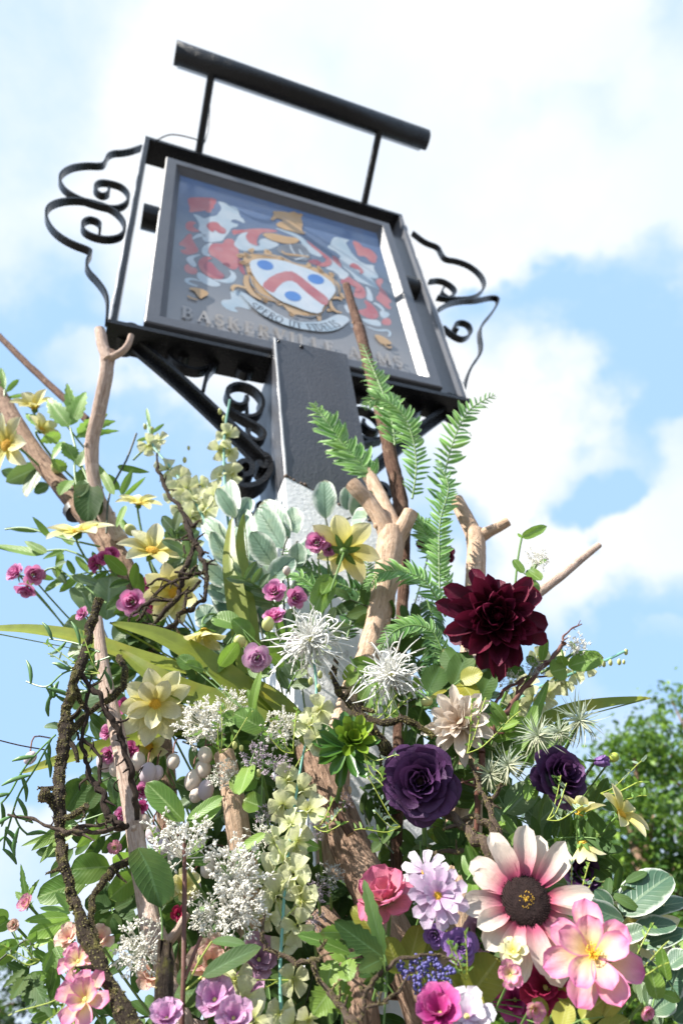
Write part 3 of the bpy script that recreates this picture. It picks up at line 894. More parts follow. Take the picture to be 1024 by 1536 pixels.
# ------------------------------------------------------------------ flower and leaf materials
M = {}
M['yellow'] = petal_mat('cream_yellow_petal', [(0, (.74, .60, .06)), (.25, (.80, .71, .20)), (.6, (.83, .78, .42)), (1, (.83, .80, .58))], None, .46)
M['yellow2'] = petal_mat('lemon_yellow_petal', [(0, (.72, .56, .03)), (.35, (.80, .72, .22)), (1, (.83, .79, .50))], None, .46)
M['cream'] = petal_mat('blush_cream_petal', [(0, (.70, .40, .18)), (.3, (.82, .68, .54)), (1, (.85, .77, .68))], None, .46)
M['pinkrose'] = petal_mat('bright_pink_petal', [(0, (.42, .04, .20)), (.5, (.66, .12, .38)), (1, (.78, .34, .58))], None, .46)
M['magenta'] = petal_mat('magenta_petal', [(0, (.34, .02, .15)), (.6, (.58, .05, .28)), (1, (.70, .18, .42))], None, .46)
M['burg'] = petal_mat('burgundy_petal', [(0, (.02, .002, .006)), (.5, (.065, .005, .018)), (1, (.16, .012, .042))], None, .46, .18, .45, .3)
M['purple'] = petal_mat('deep_purple_petal', [(0, (.012, .004, .018)), (.5, (.046, .014, .06)), (1, (.095, .036, .115))], None, .46, .15, .5, .25)
M['violet'] = petal_mat('violet_petal', [(0, (.16, .06, .24)), (1, (.36, .20, .52))], None, .46)
M['sun'] = petal_mat('rose_tipped_cream_petal', [(0, (.34, .02, .09)), (.22, (.58, .12, .21)), (.42, (.76, .44, .43)), (.64, (.83, .70, .60)), (1, (.85, .79, .68))], None, .46)
M['mag'] = petal_mat('pink_edged_yellow_petal', [(0, (.70, .50, .12)), (.4, (.78, .58, .36)), (.72, (.74, .36, .42)), (1, (.66, .17, .38))], (.68, .22, .42), .12, edgew=.3)
M['lilac'] = petal_mat('pale_lilac_petal', [(0, (.55, .22, .52)), (.4, (.74, .48, .72)), (1, (.82, .68, .82))], None, .46)
M['peony'] = petal_mat('salmon_pink_petal', [(0, (.72, .52, .22)), (.35, (.74, .28, .32)), (1, (.72, .18, .32))], None, .46)
M['peach'] = petal_mat('peach_petal', [(0, (.66, .24, .30)), (.4, (.80, .50, .36)), (1, (.82, .66, .54))], (.78, .42, .46), .15)
M['hyd'] = petal_mat('orchid_pink_petal', [(0, (.50, .14, .42)), (.5, (.70, .34, .60)), (1, (.78, .50, .68))], None, .46)
M['dusk'] = petal_mat('dusty_mauve_petal', [(0, (.36, .16, .28)), (1, (.62, .40, .52))], None, .46)
M['crim'] = petal_mat('crimson_petal', [(0, (.22, .01, .04)), (1, (.58, .04, .14))], None, .46)
M['whitelil'] = petal_mat('white_lilac_petal', [(0, (.62, .30, .60)), (.4, (.80, .68, .80)), (1, (.84, .80, .84))], None, .46)
M['orch'] = petal_mat('pale_green_petal', [(0, (.50, .56, .10)), (.3, (.70, .73, .36)), (1, (.78, .79, .54))], None, .46, .38)
M['spider'] = plain('white_fringe', (.80, .80, .76), .7, .1, 40, 0, .2, .3)
M['seedw'] = plain('white_seed_buds', (.82, .80, .72), .8, .2, 60, .3, .2, .15)
M['seedl'] = plain('lilac_seed_buds', (.50, .42, .48), .8, .25, 60, .3, .2, .15)
M['seedg'] = plain('grey_seed_buds', (.44, .44, .42), .8, .25, 60, .3, .2, .1)
M['berry'] = plain('blue_violet_berries', (.085, .075, .24), .45, .3, 80)
M['egg'] = plain('powdery_lilac_berry', (.56, .48, .52), .75, .12, 24, .2, .2, .1)
M['egg2'] = plain('powdery_cream_berry', (.66, .57, .49), .75, .12, 24, .2, .2, .1)
M['stamen'] = plain('golden_stamens', (.70, .42, .03), .7, .3, 90, .5)
M['stamen2'] = plain('pale_green_stamens', (.62, .60, .20), .7, .3, 90, .5)
M['disc'] = plain('brown_seed_disc', (.018, .007, .006), 1.0, .5, 120, .8)
M['bud'] = plain('pale_green_bud', (.50, .52, .20), .5, .25, 40, .2, .4, .15)
M['stem'] = plain('green_stem', (.12, .22, .05), .5, .25, 50)
M['stemy'] = plain('yellow_green_stem', (.30, .36, .05), .5, .2, 50)
M['teal'] = plain('blue_green_wire_stem', (.14, .32, .25), .5, .2, 50)
M['dstem'] = plain('dark_stem', (.05, .06, .03), .6, .3, 60)
M['rstem'] = plain('red_brown_stem', (.12, .045, .03), .6, .3, 60, .4)
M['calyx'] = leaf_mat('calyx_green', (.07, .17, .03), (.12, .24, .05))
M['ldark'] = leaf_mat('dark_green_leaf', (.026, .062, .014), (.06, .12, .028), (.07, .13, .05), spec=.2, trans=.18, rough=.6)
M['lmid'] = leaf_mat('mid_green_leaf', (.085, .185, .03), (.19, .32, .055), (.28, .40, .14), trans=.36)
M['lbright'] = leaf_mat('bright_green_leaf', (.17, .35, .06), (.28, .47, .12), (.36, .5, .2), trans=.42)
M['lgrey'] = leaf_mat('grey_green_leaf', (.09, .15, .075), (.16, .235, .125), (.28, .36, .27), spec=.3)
M['lvar'] = leaf_mat('variegated_leaf', (.16, .28, .18), (.28, .41, .30), (.07, .14, .08), (.70, .76, .66), .36, .3)
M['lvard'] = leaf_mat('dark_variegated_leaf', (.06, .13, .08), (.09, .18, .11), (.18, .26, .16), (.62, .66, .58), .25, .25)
M['olive'] = leaf_mat('olive_strap_leaf', (.17, .21, .025), (.25, .29, .04), (.20, .24, .03), side=False, trans=.3)
M['fern'] = leaf_mat('fern_green', (.12, .32, .05), (.25, .48, .11), (.10, .2, .05), (.44, .64, .32), .40, side=False, trans=.35)
M['fernd'] = leaf_mat('dark_fern_green', (.035, .11, .03), (.07, .17, .05), (.10, .2, .05), side=False, trans=.2)
M['succ'] = leaf_mat('succulent_green', (.08, .19, .02), (.24, .34, .03), (.2, .3, .05), side=False, trans=.2, rough=.3)
M['succd'] = leaf_mat('dark_succulent_green', (.03, .10, .015), (.06, .16, .03), (.1, .2, .05), side=False, trans=.15, rough=.3)
M['air'] = leaf_mat('silver_green_blade', (.24, .30, .22), (.40, .44, .34), (.4, .45, .35), side=False, trans=.2, rough=.7)
M['yleaf'] = leaf_mat('olive_yellow_leaf', (.22, .24, .03), (.34, .34, .06), (.4, .4, .12), trans=.3)
M['willow'] = plain('willowy_green', (.10, .22, .06), .4, .25, 40, 0, .5, .2)
M['tan'] = bark_mat('peeled_tan_wood', (.48, .34, .24), (.60, .46, .35), (.34, .22, .14), (.60, .42, .26), 1.0, .5)
M['pinkbark'] = bark_mat('pinkish_bark', (.48, .36, .29), (.60, .48, .41), (.30, .20, .15), (.55, .42, .32), 1.0, .5)
M['brown'] = bark_mat('brown_bark', (.28, .18, .125), (.38, .27, .20), (.13, .08, .055), (.45, .30, .18), 1.0, .7)
M['redbark'] = bark_mat('red_brown_bark', (.15, .08, .055), (.26, .17, .12), (.06, .03, .02), (.4, .25, .15), 1.3, .8)
M['moss'] = bark_mat('mossy_dark_bark', (.055, .038, .026), (.12, .09, .06), (.018, .012, .008), (.2, .14, .09), 1.4, 1.0, (.10, .09, .022), .53)
M['twig'] = bark_mat('dark_twig_bark', (.05, .032, .024), (.10, .075, .05), (.02, .012, .01), (.2, .14, .09), 2, .6)
M['lichtwig'] = bark_mat('lichen_twig_bark', (.17, .12, .09), (.28, .22, .17), (.07, .045, .03), (.3, .2, .12), 2, .8, (.16, .15, .05), .56)
M['lichen'] = plain('lichen_crumbs', (.15, .13, .045), .95, .5, 200)


def SP(x, y, D, n): return px(n, P(x, y, D))


# ------------------------------------------------------------------ branches
def branch(name, label, limbs, mat, rough=.10, freq=26, n=12, lichen=0, cat='branch', pegs=()):
    "each limb: list of (x, y, D, radius in photo pixels)"
    x, y, D, _ = limbs[0][0]
    r = thing(name, label, cat, P(x, y, D))
    tw = 'twig' in name or mat is M['lichtwig'] or mat is M['moss']
    for i, lb in enumerate(limbs):
        m = MB(); gp = []
        if i == 0 and lb[-1][1] > 1500 and lb[-1][3] > 9:
            e = P(*lb[-1][:3]); gp = [V((e.x * 1.02, e.y, 0))]
        if tw:
            nl = [lb[0]]
            for q0, q1 in zip(lb[:-1], lb[1:]):
                for t in ((.35, .7) if abs(q0[0] - q1[0]) + abs(q0[1] - q1[1]) > 22 else (.5,)):
                    jr = (.28 if mat is M['moss'] else .75) * (q0[3] + q1[3]) / 2
                    nl.append(tuple(q0[k_] * (1 - t) + q1[k_] * t + (random.uniform(-jr, jr) if k_ < 2 else 0) for k_ in range(3)) + ((q0[3] * (1 - t) + q1[3] * t) * (random.uniform(.88, 1.1) if mat is M['moss'] else random.uniform(.75, 1.15)),))
                nl.append(q1)
            lb = nl
            for q in lb[1:]:
                if random.random() < (.10 if mat is M['moss'] else .34):
                    l = random.uniform(2, 4.5) * (q[3] + 1.2); an = random.uniform(0, 6.28)
                    e = (q[0] + l * math.cos(an), q[1] + l * math.sin(an)); kx = random.uniform(-.3, .3) * l
                    m.tube([P(*q[:3]), P((q[0] + e[0]) / 2 + kx, (q[1] + e[1]) / 2, q[2] - .003), P(*e, q[2] - random.uniform(0, .012))], [SP(*q[:3], q[3] * .55), SP(*q[:3], q[3] * .4), SP(*q[:3], q[3] * .2)], 5, 3, .3, freq=90)
        m.tube([P(*q[:3]) for q in lb] + gp, [SP(*q[:3], q[3]) for q in lb] + [SP(*lb[-1][:3], lb[-1][3] * 1.1)] * len(gp), n, 5, rough, freq=freq)
        for q in lb[1:-1]:
            if random.random() < .5 and q[3] > 6:   # healed knots
                p = P(*q[:3]); d = NV(p, U3(-1, 1), U3(-.5, .5), .6)
                rr = px(q[3], p)
                m.tube([p + d * rr * .5, p + d * rr * 1.0, p + d * rr * 1.22], [rr * .55, rr * .38, rr * .22], 7, 2, .2, freq=60)
        m.build('trunk' if i == 0 else 'limb', mat, r)
        if lichen:
            m2 = MB()
            nv = len(m.v)
            for _ in range(int(lichen * len(lb))):
                p = m.v[random.randrange(nv)]
                q = lb[0]
                s = SP(*q[:3], U3(.4, 1.5) * U3(.6, 1.1))
                m2.ball(p + V((U3(-1, 1), U3(-1, 1), U3(-1, 1))) * s * .5, s, 5, 3, (U3(.5, 1.4), U3(.5, 1), U3(.5, 1)), V((U3(-1, 1), U3(-1, 1), U3(-1, 1))))
            tag(m2.build('lichen', M['lichen'], r), kind='stuff')
    for a, b, rr in pegs:
        m = MB(); m.tube([P(*a), P(*b)], SP(*a, rr), 8, 3, .1); m.build('peg', M['redbark'], r)
    return r


branch('branch', 'thick bare pole slanting in from the sky, brown bark, bound with a dark band',
       [[(-40, 520, 1.10, 12), (0, 595, 1.07, 13), (45, 668, 1.05, 13), (95, 732, 1.02, 14), (140, 785, 1.0, 16), (178, 840, .99, 18), (205, 905, .99, 17), (222, 985, 1.0, 16), (238, 1080, 1.02, 16), (250, 1200, 1.03, 16), (260, 1420, 1.04, 16), (268, 1800, 1.05, 17)]], M['brown'])
m = MB(); q = (113, 767, 1.015); p1 = P(*q); ax = (P(140, 785, 1.0) - P(95, 732, 1.02)).normalized()
m.tube([p1 - ax * .008, p1 + ax * .008], SP(*q, 17), 14, 2, .1)
tag(m.build('band', plain('black_tape', (.012, .012, .012), .5), None), 'dark band wrapped round the thick slanting pole', 'band')
branch('forked_branch', 'pale pinkish forked branch whose two-pronged tip meets the corner of the sign frame',
       [[(163, 528, .84, 11), (158, 570, .86, 10), (148, 620, .89, 10.5), (138, 670, .92, 10), (143, 730, .95, 10), (160, 775, .97, 12), (182, 812, .985, 13)],
        [(164, 540, .84, 9), (155, 520, .835, 8.5), (150, 495, .83, 8)], [(163, 538, .84, 6), (180, 530, .83, 5.5), (192, 518, .825, 5), (197, 503, .82, 4.5)]], M['pinkbark'])
branch('stick', 'thin straight brown stick pointing up to the sky behind the clematis leaves', [[(-2, 503, 1.12, 4.5), (35, 540, 1.1, 5), (72, 575, 1.08, 5.5), (110, 610, 1.05, 5.5), (146, 645, 1.02, 6)]], M['redbark'], .12, 60, 8)
branch('mossy_branch', 'dark crooked branch crusted with yellow moss, cut square at its top',
       [[(150, 900, .72, 6.7), (140, 930, .72, 6.3), (128, 975, .72, 7.0), (112, 1020, .71, 7.4), (103, 1055, .71, 7.0), (96, 1085, .71, 8.9), (98, 1105, .71, 9.6), (90, 1150, .71, 8.1), (88, 1200, .7, 9.6), (90, 1250, .7, 7.8), (97, 1300, .69, 7.0), (110, 1350, .69, 7.8), (128, 1400, .68, 9.6), (152, 1450, .67, 11.1), (178, 1500, .66, 11.8), (205, 1560, .65, 12.6), (240, 1680, .66, 13.3)],
        [(88, 1215, .7, 7.4), (78, 1200, .7, 6.7), (72, 1195, .695, 5.9), (66, 1190, .69, 7.4), (64, 1202, .69, 5.9)],
        [(92, 1228, .7, 4.4), (112, 1222, .69, 4.1), (130, 1208, .68, 3.7)],
        [(148, 1462, .67, 5.2), (146, 1420, .68, 4.4), (136, 1375, .69, 4.4), (140, 1345, .7, 5.2), (158, 1318, .71, 5.9), (175, 1300, .72, 5.9), (200, 1288, .74, 5.2)],
        [(98, 1105, .71, 6.7), (112, 1092, .72, 5.2), (128, 1075, .73, 4.4), (148, 1058, .74, 4.4), (170, 1045, .75, 4.4), (186, 1030, .75, 4.4), (188, 1005, .75, 4.4), (178, 985, .76, 4.1)],
        [(112, 1025, .71, 3.7), (120, 1050, .72, 3.7), (132, 1070, .73, 3.0)]],
       M['moss'], .40, 55, 14, 90)
branch('twig', 'fine dark twig threading between mossy branch and pale stake',
       [[(122, 1010, .715, 4), (135, 1030, .72, 4), (152, 1045, .72, 4), (160, 1070, .725, 4), (178, 1095, .73, 4), (186, 1120, .735, 4.5), (198, 1160, .74, 5), (202, 1200, .75, 4.5), (206, 1230, .76, 4)],
        [(132, 1040, .72, 3.2), (130, 1080, .72, 3), (122, 1115, .72, 3.2), (128, 1140, .72, 3.5), (134, 1165, .72, 4.5), (146, 1178, .72, 5), (156, 1200, .72, 5), (163, 1225, .72, 5), (180, 1236, .72, 5), (192, 1238, .73, 4)],
        [(124, 1108, .72, 2.6), (140, 1122, .72, 3.2), (152, 1140, .72, 3), (150, 1175, .72, 3.5)],
        [(118, 1110, .715, 2), (116, 1100, .715, 1.6)], [(186, 1118, .735, 3), (182, 1095, .735, 1.8), (181, 1078, .735, .9)], [(134, 1040, .72, 2), (138, 1010, .72, 1)]], M['twig'], .25, 80, 7)
branch('twig', 'grey twig running level behind mossy branch to the pale stake',
       [[(12, 1222, .69, 1.6), (50, 1228, .69, 2.2), (75, 1240, .69, 2.8), (100, 1250, .69, 4), (130, 1246, .7, 4), (160, 1246, .71, 4), (188, 1240, .73, 3.5)], [(100, 1253, .69, 3), (120, 1240, .7, 3), (150, 1238, .7, 3), (165, 1232, .71, 2)]], M['lichtwig'], .3, 90, 7)
branch('stake', 'pale straight bark stake wired upright behind the mossy branch, with side shoot at its foot',
       [[(147, 928, .80, 7), (152, 980, .795, 9), (160, 1030, .79, 10.5), (172, 1080, .785, 11), (182, 1130, .78, 12), (192, 1185, .775, 12.5), (203, 1250, .77, 13), (214, 1320, .765, 14), (226, 1385, .76, 15.5), (238, 1420, .755, 19), (250, 1460, .75, 15), (264, 1510, .745, 14.5), (280, 1570, .74, 15), (300, 1900, .76, 16)],
        [(240, 1425, .755, 8), (262, 1402, .755, 7), (276, 1380, .75, 6), (282, 1370, .75, 5)]], M['pinkbark'], .07)
m = MB(); c0 = P(186, 1178, .78); q = [c0 + (RX * math.cos(t) + NN * math.sin(t)) * SP(186, 1178, .78, 14) + ZZ * .004 * math.sin(t) for t in [i * PI / 8 for i in range(17)]]
m.tube(q + [P(215, 1150, .76), P(205, 1160, .75)], SP(186, 1178, .78, 1.0), 5, 2); tag(m.build('tie_wire', M['twig']), 'thin black tie wire round the pale stake', 'wire')
branch('stem', 'slim straight reddish stem standing bare before the white seed heads', [[(276, 1265, .69, 3), (277, 1330, .69, 3.6), (276, 1400, .685, 3.6), (275, 1470, .68, 4), (272, 1560, .68, 4)], [(277, 1470, .68, 3.2), (290, 1435, .69, 3), (302, 1405, .7, 2.8)]], M['rstem'], .1, 80, 7)
branch('forked_branch', 'stout tan forked trunk sawn into three prongs beneath the ferns',
       [[(588, 800, .93, 21), (584, 830, .925, 20.5), (577, 880, .92, 19), (567, 930, .915, 18), (552, 985, .91, 18), (535, 1030, .90, 20), (518, 1080, .90, 22), (506, 1130, .90, 23), (500, 1190, .91, 24), (500, 1300, .93, 26), (505, 1500, .95, 28), (510, 1900, .97, 30)],
        [(585, 812, .93, 15), (573, 785, .92, 12.5), (552, 752, .91, 11.5), (538, 737, .90, 11.5), (527, 725, .895, 11)],
        [(590, 805, .93, 16), (580, 768, .94, 12.5), (566, 738, .95, 11.5), (550, 708, .96, 10.5)],
        [(587, 822, .93, 15), (598, 803, .925, 13), (608, 785, .92, 12), (616, 768, .915, 11.5)]], M['tan'], .10, 26, 18)
branch('pole', 'tall thin brown pole rising through the ferns across the sign board', [[(519, 428, 1.0, 6), (527, 455, 1.0, 6.5), (536, 485, 1.0, 7.5), (540, 497, 1.0, 9), (552, 545, 1.0, 8.5), (566, 600, 1.0, 9), (578, 650, .995, 9.5), (590, 705, .99, 11), (600, 750, .985, 12), (606, 800, .98, 9), (606, 860, .98, 8.5), (602, 940, .98, 9), (598, 1100, .99, 9), (590, 1500, 1.0, 10)]], M['redbark'], .14, 70, 10)
branch('forked_branch', 'pale forked stub standing clear against cloud above the burgundy dahlia',
       [[(712, 800, 1.0, 15), (714, 830, .99, 14), (712, 880, .98, 15), (708, 950, .97, 16), (704, 1020, .96, 18), (702, 1090, .95, 20), (700, 1180, .95, 24), (694, 1260, .95, 28), (690, 1400, .95, 28), (680, 1900, .97, 30)],
        [(713, 808, 1.0, 13), (702, 785, 1.0, 12), (692, 765, 1.0, 11), (684, 749, 1.0, 10)],
        [(714, 808, 1.0, 11), (732, 798, .99, 9), (748, 790, .985, 8), (762, 782, .98, 7)]], M['tan'], .08, 24, 14)
branch('stick', 'slender bare stick slanting out behind the burgundy dahlia into the sky', [[(898, 817, .98, 5), (872, 838, .98, 6), (845, 861, .97, 6.5), (820, 880, .965, 7), (795, 900, .96, 8), (740, 950, .95, 8), (700, 1010, .95, 8)]], M['pinkbark'], .08, 40, 9)
branch('trunk', 'smooth upright trunk with a sunlit edge behind the hanging pale blossoms', [[(336, 1130, .83, 15), (345, 1170, .83, 17), (355, 1230, .83, 18), (365, 1300, .84, 19), (374, 1380, .86, 20), (384, 1560, .93, 22), (390, 1900, .95, 24)]], M['tan'], .06, 20, 14)
branch('trunk', 'thick leaning brown trunk with a short peg, rising past the white post',
       [[(468, 1120, .88, 27), (490, 1180, .87, 28), (512, 1235, .86, 29), (535, 1290, .85, 30), (560, 1345, .84, 31), (590, 1410, .84, 32), (640, 1530, .84, 32), (700, 1800, .86, 32)]], M['brown'], .06, 20, 16, 0, 'branch', [((498, 1205, .80), (525, 1252, .80), 6)])
branch('trunk', 'sawn brown trunk in the shade, standing beneath the salmon pink peony',
       [[(478, 1380, .86, 26), (505, 1420, .85, 27), (530, 1480, .84, 28), (545, 1560, .83, 28), (560, 1900, .85, 30)]], M['brown'], .06, 20, 14)
branch('mossy_branch', 'twisted moss covered branch curling above the big purple rose',
       [[(535, 1058, .82, 9), (545, 1080, .80, 9), (562, 1100, .79, 9), (580, 1122, .79, 9), (592, 1148, .80, 8), (588, 1170, .81, 8)], [(545, 1078, .80, 5), (575, 1085, .785, 5), (605, 1078, .78, 4.5), (625, 1086, .78, 4), (650, 1105, .78, 3.5)], [(505, 985, .83, 4), (500, 1010, .83, 4.5), (508, 1040, .82, 5), (530, 1060, .82, 5), (560, 1068, .80, 3)], [(560, 1100, .79, 4), (575, 1115, .78, 3), (570, 1145, .78, 2.4), (580, 1175, .78, 2)]], M['moss'], .35, 70, 10, 60)
branch('mossy_branch', 'lichen crusted branch sagging beneath the big purple rose towards the sunflower',
       [[(650, 1200, .80, 5), (680, 1225, .78, 7), (705, 1248, .77, 8), (730, 1270, .76, 9), (748, 1300, .76, 11), (760, 1340, .76, 10)], [(690, 1235, .78, 5), (715, 1225, .77, 4.5), (735, 1240, .77, 5), (755, 1275, .77, 6)], [(640, 1282, .8, 3), (670, 1276, .79, 3), (710, 1278, .78, 3)]], M['lichtwig'], .35, 60, 9, 50)
branch('twig', 'gnarled lichen twig climbing past the silver air plants',
       [[(706, 1140, .8, 3), (718, 1175, .79, 4), (730, 1205, .78, 4.5), (742, 1235, .77, 5), (750, 1270, .77, 6), (756, 1310, .77, 7)], [(730, 1205, .78, 4), (745, 1190, .78, 3), (752, 1175, .78, 2)]], M['lichtwig'], .4, 80, 8, 40)
branch('contorted_twig', 'dark contorted twig looping into a bare tangle over the yellow flowers',
       [[(236, 680, .86, 1.6), (236, 705, .855, 2.6), (250, 735, .85, 3), (272, 765, .84, 3.6), (286, 800, .83, 4.2), (296, 820, .83, 4.6), (306, 842, .82, 4), (311, 865, .82, 3.6), (306, 900, .82, 3.6), (288, 915, .815, 4), (268, 922, .815, 4), (262, 938, .82, 4.5), (248, 945, .82, 4), (215, 935, .82, 3)],
        [(272, 766, .84, 3.2), (290, 790, .835, 3.2), (300, 780, .83, 1.6)], [(291, 812, .83, 3.4), (283, 840, .825, 4), (272, 862, .82, 4.4), (268, 895, .815, 4.4), (248, 915, .81, 4), (232, 935, .815, 3)],
        [(311, 858, .82, 2.6), (290, 862, .815, 2.8), (262, 872, .81, 2.8), (240, 885, .81, 2.8), (222, 905, .81, 2.8), (200, 920, .815, 2.4), (188, 945, .82, 2)],
        [(300, 872, .815, 2.6), (280, 890, .81, 2.6), (276, 915, .81, 3)], [(310, 845, .82, 2), (322, 840, .82, 1.2)], [(278, 830, .825, 2), (276, 818, .825, 1)],
        [(268, 880, .81, 2.4), (240, 868, .815, 2.2), (220, 878, .82, 1.4)], [(262, 900, .81, 2.6), (230, 900, .81, 2.6), (205, 932, .815, 2)], [(262, 940, .82, 3), (268, 950, .82, 2)],
        [(296, 848, .82, 2.2), (285, 862, .81, 2.2), (262, 858, .812, 1.5)]], M['twig'], .35, 90, 7, 10)
branch('twig', 'dark branching twig reaching past the burgundy dahlia into the blue sky',
       [[(722, 1130, .82, 5.5), (740, 1090, .83, 5), (768, 1055, .84, 4.6), (792, 1025, .845, 4.2), (815, 998, .85, 4), (838, 975, .86, 3.4), (848, 965, .86, 2.6)], [(842, 970, .86, 2), (844, 955, .86, 1.8), (858, 942, .865, 1.4), (872, 936, .87, .9)], [(732, 1100, .83, 3.6), (740, 1060, .84, 3), (755, 1035, .85, 2.6), (780, 1020, .855, 2.2), (797, 1012, .86, 1.8)], [(772, 1050, .84, 2.6), (776, 1030, .845, 2.2), (785, 1020, .85, 1.6)], [(866, 938, .868, .8), (870, 930, .87, .5)],
        [(722, 1130, .82, 5), (716, 1180, .83, 5), (712, 1300, .85, 5)]], M['rstem'], .15, 60, 8)
branch('twig', 'grey lichen twig crossing the foreground below the hanging blossoms',
       [[(400, 1425, .70, 2), (420, 1432, .695, 3.2), (445, 1446, .69, 4), (470, 1440, .685, 4), (482, 1436, .685, 3)], [(470, 1440, .685, 3), (478, 1470, .68, 4), (495, 1490, .675, 4.5), (515, 1512, .67, 5), (535, 1545, .665, 6)], [(398, 1425, .7, 2.6), (394, 1400, .7, 3), (397, 1370, .705, 2)], [(478, 1425, .685, 3), (484, 1418, .68, 2.4), (490, 1410, .68, 1.4)], [(495, 1490, .675, 2.4), (502, 1478, .675, 1.2)]], M['lichtwig'], .35, 90, 8, 30)
branch('twig', 'thin bare grey twig forking in front of the blue violet berries',
       [[(540, 1530, .66, 3.2), (546, 1495, .66, 3.4), (560, 1470, .66, 3.4), (585, 1450, .66, 3), (600, 1438, .665, 3), (625, 1434, .66, 2.4), (660, 1432, .66, 2), (685, 1442, .66, 1.2)], [(548, 1512, .66, 2.6), (575, 1504, .655, 2.6), (598, 1488, .655, 2.4), (612, 1462, .655, 2)], [(566, 1508, .655, 2), (572, 1488, .655, 1)], [(545, 1500, .66, 2), (540, 1480, .66, 1)]], M['lichtwig'], .3, 90, 8, 16)


# ------------------------------------------------------------------ flower parts
def basis(N, ph=0.0):
    N = V(N).normalized()
    x = N.cross(U).normalized() if abs(N.dot(U)) < .95 else N.cross(R).normalized()
    y = N.cross(x)
    return N, x * math.cos(ph) + y * math.sin(ph), y * math.cos(ph) - x * math.sin(ph)


def ringp(root, C, N, Rm, n, L, W, tilt, mat, ph=0.0, off=0.0, name='petal', jit=.12, r0=.06, one=None, **kw):
    N, x, y = basis(N, ph)
    for i in range(n):
        a = 2 * PI * (i + U3(-jit, jit)) / n
        rd = x * math.cos(a) + y * math.sin(a)
        t = rad(tilt + U3(-1, 1) * jit * 70)
        d = rd * math.cos(t) + N * math.sin(t); nn = N * math.cos(t) - rd * math.sin(t)
        m = one or MB()
        k_ = dict(kw)
        k_['curl'] = k_.get('curl', 0) + U3(-.18, .18)
        k_['side'] = k_.get('side', 0) + U3(-.2, .2)
        m.blade(C + N * off * Rm + rd * r0 * Rm, d, nn, L * Rm * U3(1 - jit * .8, 1 + jit * .8), W * Rm * U3(1 - jit * .6, 1 + jit * .6), **k_)
        if one is None: m.build(name, mat, root)


def stemto(root, C, N, Rm, to=None, r=1.6, mat='stem', x=0, y=0, D=0):
    p1 = C - N * Rm * .9
    if to is None:
        to = (x + (520 - x) * .22, y + 120, D + .13)
    p2 = P(*to)
    m = MB(); m.tube([C - N * Rm * .04, p1 * .5 + C * .5, p1.lerp(p2, .35) - V((0, 0, .0)), p2], SP(x, y, D, r), 6, 5)
    m.build('stem', M[mat], root)


def calyx(root, C, N, Rm, n=6, L=.5, mat='calyx', tilt=-8):
    m = MB()
    ringp(root, C - N * Rm * .05, -N, Rm, n, L, .22, -tilt, None, 0, 0, one=m, a=.4, b=.8, nu=2, nv=5)
    m.ball(C - N * Rm * .10, Rm * .16, 8, 5)
    m.build('calyx', M[mat], root)


def centre(root, C, N, Rm, r=.2, mat='stamen', h=.5, n=60, name='flower_centre'):
    N, x, y = basis(N)
    m = MB()
    m.ball(C + N * Rm * r * .1, Rm * r * .9, 12, 6, (1, 1, h), N)
    for i in range(n):
        t = math.sqrt((i + .5) / n); a = i * 2.399
        p = C + (x * math.cos(a) + y * math.sin(a)) * Rm * r * t + N * Rm * r * (h * math.sqrt(max(0, 1 - t * t * .9)) + .1)
        m.ball(p, Rm * r * .12, 5, 3)
    m.build(name, M[mat], root)


def start(name, label, cat, x, y, D, rp, nv, group=None):
    C = P(x, y, D)
    return thing(name, label, cat, C, group), C, NV(C, *nv), px(rp, C)


def cosmos(label, x, y, D, rp, nv, mat='yellow', n=8, tilt=18, W=.52, curl=-.35, cen='stamen', cal=True, to=None, L=1.06, name='yellow_flower', inner=False):
    r, C, N, Rm = start(name, label, 'flower', x, y, D, rp, nv)
    Rm *= 0.8
    ringp(r, C, N, Rm, n, L, W, tilt, M[mat], U3(0, 1), 0, a=.85, b=.85, curl=curl, cup=.45, ruf=.10, rf=2, nu=6, nv=10)
    if inner: ringp(r, C, N, Rm, n // 2 + 1, L * .72, W * .85, tilt + 22, M[mat], U3(0, 1), .03, a=.75, b=.5, curl=curl, cup=.45, ruf=.08, rf=2, nu=6, nv=10)
    centre(r, C, N, Rm, .2, cen)
    if cal: calyx(r, C, N, Rm, 6, .5, 'calyx', tilt - 8)
    stemto(r, C, N, Rm, to, 1.8, 'stem', x, y, D)
    return r


def bud(label, x, y, D, rp, nv, mat='bud', to=None, stem='stem', name='flower_bud', group=None):
    r, C, N, Rm = start(name, label, 'bud', x, y, D, rp, nv, group)
    m = MB(); m.ball(C, Rm, 10, 8, (.85, .85, 1.05), N)
    m.build('bud_body', M[mat], r)
    m = MB()
    ringp(r, C - N * Rm * .9, N, Rm, 5, 1.3, .9, 50, None, 0, 0, one=m, a=.5, b=.7, curl=.9, nu=2, nv=5)
    m.build('calyx', M['calyx'], r)
    stemto(r, C, N, Rm * 1.2, to, 1.5, stem, x, y, D)
    return r


